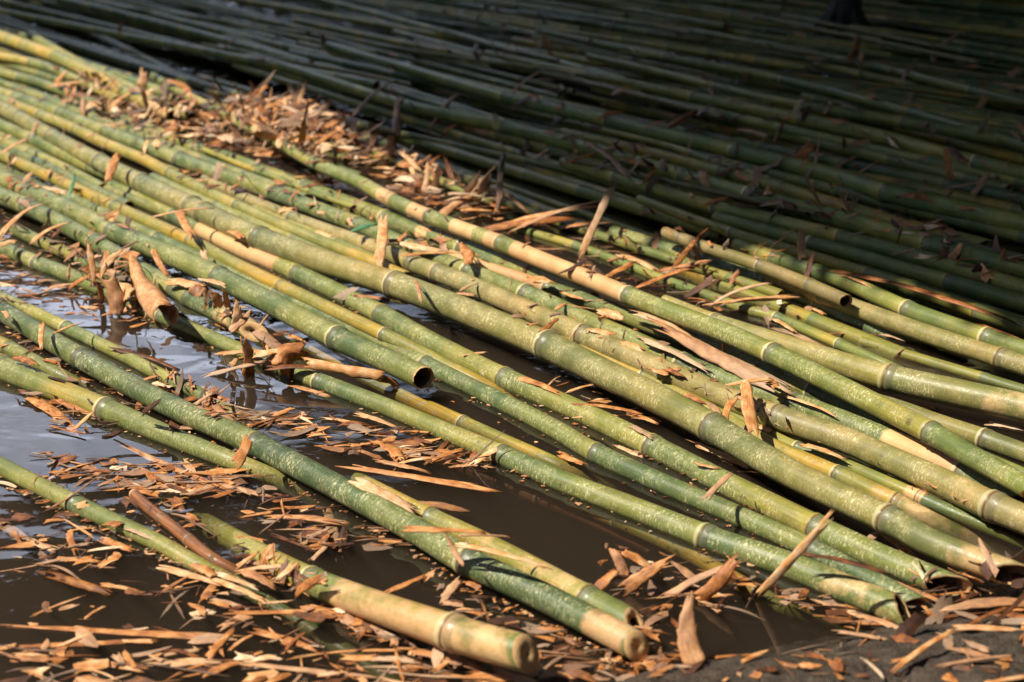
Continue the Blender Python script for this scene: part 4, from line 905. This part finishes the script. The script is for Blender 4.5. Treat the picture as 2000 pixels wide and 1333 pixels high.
 (1552, 226, .12, 1563, 198, .17, 10, 1.3, 'bright white husk scrap standing in the deep shade at right', dict(taper=0)),
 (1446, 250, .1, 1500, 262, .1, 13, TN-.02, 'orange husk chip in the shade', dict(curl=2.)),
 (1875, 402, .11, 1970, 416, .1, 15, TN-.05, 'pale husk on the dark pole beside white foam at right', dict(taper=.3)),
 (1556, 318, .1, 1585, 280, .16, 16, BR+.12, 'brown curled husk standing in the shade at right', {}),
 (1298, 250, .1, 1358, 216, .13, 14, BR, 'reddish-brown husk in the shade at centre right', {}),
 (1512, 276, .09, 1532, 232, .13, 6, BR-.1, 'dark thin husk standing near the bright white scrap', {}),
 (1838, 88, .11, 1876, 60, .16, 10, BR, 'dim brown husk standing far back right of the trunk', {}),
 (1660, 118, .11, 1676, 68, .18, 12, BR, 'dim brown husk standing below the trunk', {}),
]
for h in husks: husk(*h[:9], **h[9])
husk(688, 449, .07, 737, 437, .075, 15, 0, 'small green leaf lying on a frosted pole', name='green_leaf', cat='leaf', mat=M_LEAFBIT, taper=.7)
husk(132, 388, .06, 147, 338, .11, 6, 0, 'thin green leaf blade standing by the slim golden pole', name='green_leaf', cat='leaf', mat=M_LEAFBIT, taper=.7)
nhand = len(husks)

# ---- loose flakes strewn over water, poles and mud
def scatter_px(poly, n, rng):
    xs_ = [p[0] for p in poly]; ys_ = [p[1] for p in poly]; out_ = []
    while len(out_) < n:
        x, y = rng.uniform(min(xs_), max(xs_)), rng.uniform(min(ys_), max(ys_)); c = False
        for (x1, y1), (x2, y2) in zip(poly, poly[1:]+poly[:1]):
            if (y1 > y) != (y2 > y) and x < (x2-x1)*(y-y1)/(y2-y1)+x1: c = not c
        if c: out_.append((x, y))
    return out_
# polygon, count, (min, max length in m), pile lift, upright share, (tone min, max), water only
ZONES = [
 ([(100, 150), (300, 190), (420, 230), (520, 230), (640, 230), (720, 290), (760, 340), (640, 330), (540, 320), (420, 300), (280, 270), (130, 215)], 760, (.025, .12), .05, .3, (.45, 1.), 0),
 ([(360, 230), (520, 215), (640, 240), (720, 300), (600, 300), (440, 275)], 520, (.025, .13), .085, .3, (.4, 1.), 0),
 ([(720, 270), (830, 330), (960, 400), (1000, 440), (900, 430), (800, 390), (700, 330)], 260, (.02, .10), .04, .3, (.45, .95), 0),
 ([(0, 120), (110, 160), (300, 260), (560, 330), (760, 420), (900, 480), (800, 500), (500, 400), (200, 300), (0, 300)], 240, (.012, .06), .01, .1, (.4, .85), 0),
 ([(0, 300), (150, 330), (230, 420), (320, 500), (180, 520), (60, 500), (0, 520)], 200, (.012, .055), .012, .3, (.35, .85), 0),
 ([(140, 500), (240, 500), (330, 580), (300, 625), (220, 600), (160, 560)], 130, (.015, .06), .03, .4, (.3, .75), 0),
 ([(380, 560), (480, 590), (580, 680), (600, 730), (520, 730), (430, 700)], 60, (.012, .05), .03, .35, (.3, .8), 0),
 ([(0, 500), (60, 520), (210, 600), (300, 640), (200, 630), (80, 600), (0, 600)], 150, (.012, .05), 0, 0, (.45, .85), 1),
 ([(0, 570), (50, 570), (60, 600), (0, 600)], 25, (.01, .03), .01, .5, (.4, .8), 0),
 ([(0, 625), (160, 715), (300, 800), (480, 880), (560, 940), (470, 900), (300, 830), (120, 760), (0, 690)], 190, (.01, .05), .004, .15, (.3, .75), 1),
 ([(40, 760), (210, 800), (240, 850), (130, 850), (60, 800)], 45, (.015, .06), .01, .2, (.35, .75), 1),
 ([(260, 700), (480, 800), (680, 860), (560, 850), (430, 830), (330, 770)], 110, (.012, .05), .006, .2, (.35, .8), 0),
 ([(430, 800), (560, 805), (760, 830), (960, 880), (960, 915), (760, 905), (560, 860)], 190, (.015, .07), .003, .05, (.4, .8), 1),
 ([(70, 885), (300, 895), (480, 925), (560, 965), (450, 970), (280, 965), (100, 930)], 190, (.015, .07), .002, .02, (.4, .8), 1),
 ([(0, 900), (60, 930), (220, 1010), (380, 1090), (300, 1075), (120, 1000), (0, 950)], 60, (.012, .05), .002, .05, (.4, .8), 1),
 ([(450, 955), (560, 960), (760, 1040), (900, 1120), (800, 1090), (600, 1080), (540, 1050), (460, 990)], 130, (.012, .05), .003, .1, (.35, .75), 1),
 ([(240, 930), (330, 960), (420, 1060), (330, 1010), (250, 990)], 60, (.012, .05), .003, .1, (.35, .8), 1),
 ([(0, 1000), (140, 1010), (240, 1080), (200, 1130), (0, 1120)], 80, (.01, .05), .001, .02, (.4, .8), 1),
 ([(0, 1110), (300, 1110), (360, 1240), (0, 1260)], 70, (.006, .03), 0, 0, (.45, .85), 1),
 ([(290, 1080), (440, 1120), (560, 1180), (660, 1200), (560, 1230), (400, 1230), (300, 1160)], 130, (.01, .05), .006, .1, (.4, .85), 0),
 ([(440, 1060), (600, 1110), (640, 1150), (560, 1160), (480, 1120)], 70, (.01, .04), .006, .2, (.35, .8), 0),
 ([(0, 1240), (250, 1260), (340, 1230), (560, 1240), (760, 1280), (1060, 1310), (1200, 1340), (0, 1345)], 260, (.012, .06), .004, .05, (.4, .85), 0),
 ([(560, 1290), (760, 1270), (900, 1300), (980, 1340), (560, 1340)], 130, (.012, .06), .008, .1, (.4, .85), 0),
 ([(640, 1180), (800, 1235), (880, 1265), (820, 1290), (700, 1250), (600, 1210)], 60, (.012, .05), .003, .1, (.35, .75), 1),
 ([(820, 1110), (960, 1180), (1120, 1250), (1260, 1310), (1340, 1340), (1120, 1335), (1060, 1290), (960, 1220), (860, 1170)], 170, (.01, .045), .004, .15, (.35, .75), 1),
 ([(1240, 1190), (1340, 1160), (1360, 1310), (1280, 1330), (1260, 1260)], 90, (.01, .05), .008, .2, (.35, .75), 0),
 ([(1150, 1060), (1300, 1080), (1330, 1170), (1200, 1180)], 40, (.01, .04), .01, .3, (.3, .7), 1),
 ([(1310, 1110), (1440, 1090), (1480, 1180), (1380, 1220), (1330, 1180)], 45, (.01, .05), .01, .25, (.35, .75), 1),
 ([(1480, 1150), (1600, 1160), (1740, 1225), (1800, 1260), (1700, 1250), (1560, 1190)], 80, (.01, .04), .004, .1, (.4, .75), 1),
 ([(1780, 1110), (2010, 1100), (2010, 1230), (1850, 1230), (1780, 1180)], 130, (.015, .07), .006, .1, (.35, .75), 0),
 ([(1500, 1275), (1700, 1245), (2010, 1215), (2010, 1340), (1400, 1340)], 85, (.008, .045), .004, .1, (.3, .75), 0),
 ([(950, 440), (1180, 430), (1390, 500), (1460, 570), (1600, 600), (1500, 640), (1300, 580), (1120, 530)], 230, (.012, .06), .006, .15, (.35, .75), 0),
 ([(700, 330), (900, 440), (1060, 530), (1250, 600), (1250, 640), (1050, 600), (850, 530), (650, 430)], 110, (.008, .035), .004, .1, (.4, .85), 0),
 ([(1050, 590), (1300, 690), (1520, 790), (1500, 830), (1250, 720), (1000, 620)], 90, (.008, .035), .004, .1, (.35, .8), 0),
 ([(1250, 600), (1530, 730), (1500, 760), (1350, 700), (1220, 640)], 40, (.01, .04), .006, .2, (.35, .75), 0),
 ([(980, 725), (1150, 750), (1280, 820), (1200, 820), (1050, 770)], 40, (.01, .045), 0, .0, (.4, .8), 1),
 ([(640, 560), (760, 580), (760, 610), (680, 590)], 14, (.01, .04), 0, 0, (.35, .7), 1),
 ([(1440, 790), (1700, 900), (1900, 980), (1880, 1000), (1600, 880), (1420, 820)], 40, (.006, .025), .002, .1, (.3, .75), 0),
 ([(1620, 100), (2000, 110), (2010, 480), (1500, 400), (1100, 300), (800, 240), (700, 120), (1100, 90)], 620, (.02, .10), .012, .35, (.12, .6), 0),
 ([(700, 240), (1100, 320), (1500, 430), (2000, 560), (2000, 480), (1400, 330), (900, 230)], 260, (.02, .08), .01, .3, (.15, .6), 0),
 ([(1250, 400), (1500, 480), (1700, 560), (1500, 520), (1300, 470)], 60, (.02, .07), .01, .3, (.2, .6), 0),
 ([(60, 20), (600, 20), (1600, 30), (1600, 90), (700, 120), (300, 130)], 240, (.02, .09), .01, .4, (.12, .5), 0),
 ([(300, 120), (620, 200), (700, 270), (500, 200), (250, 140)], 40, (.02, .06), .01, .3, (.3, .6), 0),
]
recs = []; rs = random.Random(31)
for zi, (poly, n, (l0, l1), lift, up_, (t0, t1), wonly) in enumerate(ZONES):
    for (px, py) in scatter_px(poly, n, rs):
        p, nrm, on = eye_hit(px, py)
        if wonly and on and rs.random() < .85:
            continue
        L = l0+(l1-l0)*rs.random()**2.0; W = L*rs.choice([rs.uniform(.08, .2), rs.uniform(.2, .5), rs.uniform(.25, .6)]); W = min(W, .020)
        if zi < 3 and rs.random() < .25: continue
        if rs.random() < .28: L = min(L*1.7, .11); W = L*rs.uniform(.03, .07)
        if zi > 2 and rs.random() < (.7 if zi in (18, 19, 21, 22) else .45 if wonly or zi > 20 else .3): continue
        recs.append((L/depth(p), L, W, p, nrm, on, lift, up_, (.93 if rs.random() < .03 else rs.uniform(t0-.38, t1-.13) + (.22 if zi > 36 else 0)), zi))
recs.sort(key=lambda r: -r[0])
NIND = 295-nhand if nhand < 250 else 45
def zone_words(zi, on):
    if zi in (0, 1): return 'tan husk flake heaped on the sunlit raft at upper left', 'flakes of the husk heap'
    if zi in (2, 3, 4): return 'tan husk flake strewn on the sunlit poles at left', 'flakes on the sunlit poles'
    if 17 <= zi <= 23: return 'orange husk flake in the water at the lower left', 'flakes floating at lower left'
    if zi in (29, 30): return 'brown husk flake at the muddy corner', 'flakes at the mud bank'
    if zi >= 37: return 'dim brown husk flake on the shaded raft', 'flakes on the shaded raft'
    if zi in (31,): return 'orange husk flake on the dark water above centre', 'flakes on the dark water'
    return 'orange-brown husk flake in the middle of the raft', 'flakes around the middle poles'
def place(rec):
    _, L, W, p, nrm, on, lift, up_, tone, zi = rec
    a = rs.gauss(0, .55) if not on else rs.uniform(0, 6.28)
    if rs.random() < .3: a = rs.uniform(0, 6.28)
    d = Vector((cos(a), sin(a), 0)); n_ = (nrm*.8+Vector((0, 0, .4))).normalized() if on else Vector((0, 0, 1))
    if rs.random() < up_*(.5 if on else .12):
        el = rs.uniform(.25, 1.2); d = Vector((cos(a)*cos(el), sin(a)*cos(el), sin(el))); n_ = Vector((rs.uniform(-.5, .5), -1, rs.uniform(.2, 1)))
        base = p+d*L*.42
    else:
        d = (d-n_*d.dot(n_)).normalized(); k_ = .45 if lift > .02 else .22 if on else .07; n_ = (n_+Vector((rs.gauss(0, k_), rs.gauss(-k_*.5, k_), 0))).normalized()
        base = p.copy()
    base = base+Vector((0, 0, .0012+(rs.random()*lift)))
    return base, basis(Vector(), d, n_)
big, small = recs[:NIND], recs[NIND:]
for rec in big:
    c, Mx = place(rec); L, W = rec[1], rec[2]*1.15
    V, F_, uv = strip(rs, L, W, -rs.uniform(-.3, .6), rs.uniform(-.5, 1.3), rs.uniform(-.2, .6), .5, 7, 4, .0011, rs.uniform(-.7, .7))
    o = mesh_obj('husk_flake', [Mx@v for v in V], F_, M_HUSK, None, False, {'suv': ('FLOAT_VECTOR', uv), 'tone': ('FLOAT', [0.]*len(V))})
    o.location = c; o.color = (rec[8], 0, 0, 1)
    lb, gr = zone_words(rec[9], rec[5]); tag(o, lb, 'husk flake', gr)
LV = []; LF = []; LU = []; LT = []
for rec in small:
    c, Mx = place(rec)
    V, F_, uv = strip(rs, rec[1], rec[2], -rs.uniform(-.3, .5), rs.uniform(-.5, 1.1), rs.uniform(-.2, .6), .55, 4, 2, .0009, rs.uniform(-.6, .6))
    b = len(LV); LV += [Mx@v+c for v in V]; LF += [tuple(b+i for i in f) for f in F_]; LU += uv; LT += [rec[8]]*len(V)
# crumbs gathered along the waterline of the poles
mids = [(0, 640, 520, 905), (0, 740, 450, 930), (20, 520, 560, 740), (600, 770, 1500, 1110), (850, 730, 1560, 1080), (760, 650, 1600, 1040), (560, 960, 900, 1130), (900, 1130, 1260, 1310), (1150, 780, 1700, 1030), (400, 500, 760, 640), (0, 930, 380, 1110), (650, 1200, 900, 1290)]
for (x1, y1, x2, y2) in mids:
    for k in range(260):
        t = rs.random(); px = x1+(x2-x1)*t+rs.gauss(0, 26); py = y1+(y2-y1)*t+rs.gauss(0, 22)
        q = at(px, py, 0)
        n0 = BVH.find_nearest(q, .022)
        if n0[0] is None or drop(q.x, q.y)[2]: continue
        L = rs.uniform(.002, .005)+.008*rs.random()**4
        rec = (0, L, L*rs.uniform(.3, .7), q, Vector((0, 0, 1)), False, .001, .05, rs.uniform(.1, .85), 0); c, Mx = place(rec)
        V, F_, uv = strip(rs, L, rec[2], 0, .4, .3, .25, 3, 2, .0012)
        b = len(LV); LV += [Mx@v+c for v in V]; LF += [tuple(b+i for i in f) for f in F_]; LU += uv; LT += [rec[8]]*len(V)
lit = mesh_obj('husk_litter', LV, LF, M_HUSK, None, False, {'suv': ('FLOAT_VECTOR', LU), 'tone': ('FLOAT', LT)})
lit.color = (0, 0, 0, 1); tag(lit, 'small husk crumbs strewn over the water, poles and mud', 'litter', kind='stuff')
print('husks', nhand, len(big), len(small))

# ------------------------------------------------------------------ trees that throw the shade, and unseen ones added to dim the skylight
trunks = [(1.62, 7.6, .058, 'dark wet tree trunk with flared foot standing among the far poles at the top right'),
          (3.6, 2.4, .14, 'shade tree right of the raft'), (5.2, 6.0, .16, 'shade tree far right of the raft'),
          (3.4, 12.9, .17, 'shade tree on the far bank at right'), (1.6, 13.2, .15, 'shade tree on the far bank in the middle'),
          (-2.5, -3.6, .16, 'unseen tree added behind the camera at left to dim skylight'), (2.2, -3.2, .16, 'unseen tree added behind the camera at right to dim skylight'), (7.6, .6, .16, 'unseen tree added on the right bank to dim skylight'),
          (-11, 19.2, .16, 'unseen bushy tree added far off on the left bank to block low sky'), (-4, 19.2, .16, 'unseen bushy tree added far off behind the pond to block low sky'), (-8.8, 8, .14, 'unseen bushy tree added on the left bank to dim side light')]
tl = random.Random(5)
def tube_mesh(P, rads, sides=12, flute=0.):
    V = []; Fc = []
    for i, (p, r) in enumerate(zip(P, rads)):
        t = (P[min(i+1, len(P)-1)]-P[max(i-1, 0)]).normalized(); x = t.cross(Vector((.1, 1, 0))).normalized(); y = t.cross(x)
        for k in range(sides):
            th = 2*pi*k/sides; rr = r*(1+flute*(1 if i < 3 else .3)*sin(th*5+i*.3)+.05*noise.noise(Vector((th*3, i, 0))))
            V.append(p+(x*cos(th)+y*sin(th))*rr)
    for i in range(len(P)-1):
        for k in range(sides): Fc.append((i*sides+k, i*sides+(k+1) % sides, (i+1)*sides+(k+1) % sides, (i+1)*sides+k))
    return V, Fc
crown = {i: ([], [], []) for i in range(len(trunks))}
def leaf(i, p, s):
    V, Fc, T = crown[i]; a = tl.uniform(0, 6.28); e = tl.gauss(0, .5); d = Vector((cos(a)*cos(e), sin(a)*cos(e), sin(e)))
    n = Vector((tl.gauss(0, .5), tl.gauss(0, .5), 1)).normalized(); y = n.cross(d).normalized(); b = len(V)
    w = s*.32; droop = Vector((0, 0, -s*.18)); q = p-Vector(trunks[i][:2]+(0,))
    V += [q, q+d*s*.5+y*w, q+d*s+droop, q+d*s*.5-y*w]; Fc.append((b, b+1, b+2, b+3)); T += [tl.random()]*4
SH = Vector((-sun_vec.x/sun_vec.z, -sun_vec.y/sun_vec.z, 0))      # where the shadow of a point 1 m up falls
n_l = 0
for _ in range(210000):
    x, y, z = tl.uniform(-6.5, 9), tl.uniform(1.0, 15), tl.uniform(3.8, 5.2)
    p = Vector((x, y, z)); g = p+SH*z; g.z = 0; u, v = uv_of(g)
    e = lerp_tab(edge, u) + .05*noise.noise(Vector((x*2.5, y*2.5, z)))
    sz = tl.uniform(.13, .24)
    if v > e-sz*.75 - (.10*tl.random()**2): continue
    if u < -1.5 + .2*noise.noise(Vector((x, y, 0))) or u > 9.5: continue
    dn = noise.noise(Vector((x*.9, y*.9, z*1.2)))
    if v > e-.8 and dn < -.45 and tl.random() < .25: continue
    i = min(range(8), key=lambda k: (trunks[k][0]-x)**2+(trunks[k][1]-y)**2)
    leaf(i, p, sz); n_l += 1
for _ in range(26000):                                                 # unseen low foliage beyond the raft, added to shut out sky and its reflection
    x = tl.uniform(-.7, 8.5); y = 12.4+tl.gauss(0, .4)+max(0, 1.5-x)*.2; z = .1+5.2*tl.random()
    i = min((3, 4), key=lambda k: (trunks[k][0]-x)**2+(trunks[k][1]-y)**2)
    leaf(i, Vector((x, y, z)), tl.uniform(.14, .26))
for _ in range(30000):                                                 # unseen thick foliage on the near and right banks, added to cut skylight
    a = tl.uniform(-2.2, 1.25); d = 6.0+tl.gauss(0, .5); x = 1.+d*cos(a)*1.05; y = 2.2+d*sin(a); z = .1+4.6*tl.random()
    if x < -4.5: continue
    i = min((5, 6, 7), key=lambda k: (trunks[k][0]-x)**2+(trunks[k][1]-y)**2)
    leaf(i, Vector((x, y, z)), tl.uniform(.16, .3))
for _ in range(15000):                                                 # unseen tree line beyond the left gap, added to block low sky
    x = tl.uniform(-17, 2); y = 19+tl.gauss(0, .7); z = (4.7+.6*noise.noise(Vector((x*.5, 0, 0))))*tl.random()
    i = 8 if x < -8 else 9
    leaf(i, Vector((x, y, z)), tl.uniform(.25, .45))
for _ in range(9000):                                                  # unseen left-bank thicket, added to keep side light off the far raft
    i = 10; leaf(i, Vector((-8.2+tl.gauss(0, .5), tl.uniform(1.5, 15), .1+3.6*tl.random())), tl.uniform(.2, .36))
print('leaves', n_l)
for i, (x, y, r, lb) in enumerate(trunks):
    root = bpy.data.objects.new('shade_tree', None); col.objects.link(root); root.location = (x, y, 0)
    tag(root, lb, 'tree', 'trees shading the raft')
    z0 = -.4 if i in (0, 1, 2) else -.1; tilt = Vector((tl.uniform(-.08, .08), tl.uniform(-.05, .05), 0))
    hs = [z0, 0, .06, .14, .3, .6, 1.2, 2.2, 3.2, 4.2]
    P = [Vector((tilt.x*h, tilt.y*h, h)) for h in hs]; rr = [r*k for k in (2.6, 2.1, 1.6, 1.25, 1.05, 1, .95, .9, .82, .7)]
    V, Fc = tube_mesh(P, rr, 20, .16); mesh_obj('trunk', V, Fc, M_BARK, root)
    if i == 0:
        for a in (-2.6, -1.9, -1.1, .2, 2.8):                          # spreading roots
            Pk = [Vector((cos(a)*d*.9, sin(a)*d*.9, h)) for d, h in ((.02, .26), (.06, .14), (.11, .07), (.18, .02), (.28, -.08))]
            V, Fc = tube_mesh(Pk, [.022, .026, .022, .016, .01], 9); mesh_obj('root', V, Fc, M_BARK, root)
    for k in range(5):
        a = 2*pi*k/5+tl.random(); P = [Vector((tilt.x*h, tilt.y*h, 0))+Vector((cos(a)*d, sin(a)*d, h)) for d, h in ((0, 3.0+.15*k), (.4, 3.5+.1*k), (1., 3.9), (1.7, 4.3), (2.4, 4.6))]
        V, Fc = tube_mesh(P, [r*.5, r*.42, r*.32, r*.2, r*.08], 8); mesh_obj('limb', V, Fc, M_BARK, root)
    V, Fc, T = crown[i]
    if V: mesh_obj('crown', V, Fc, M_CROWN, root, False, {'tone': ('FLOAT', T)})
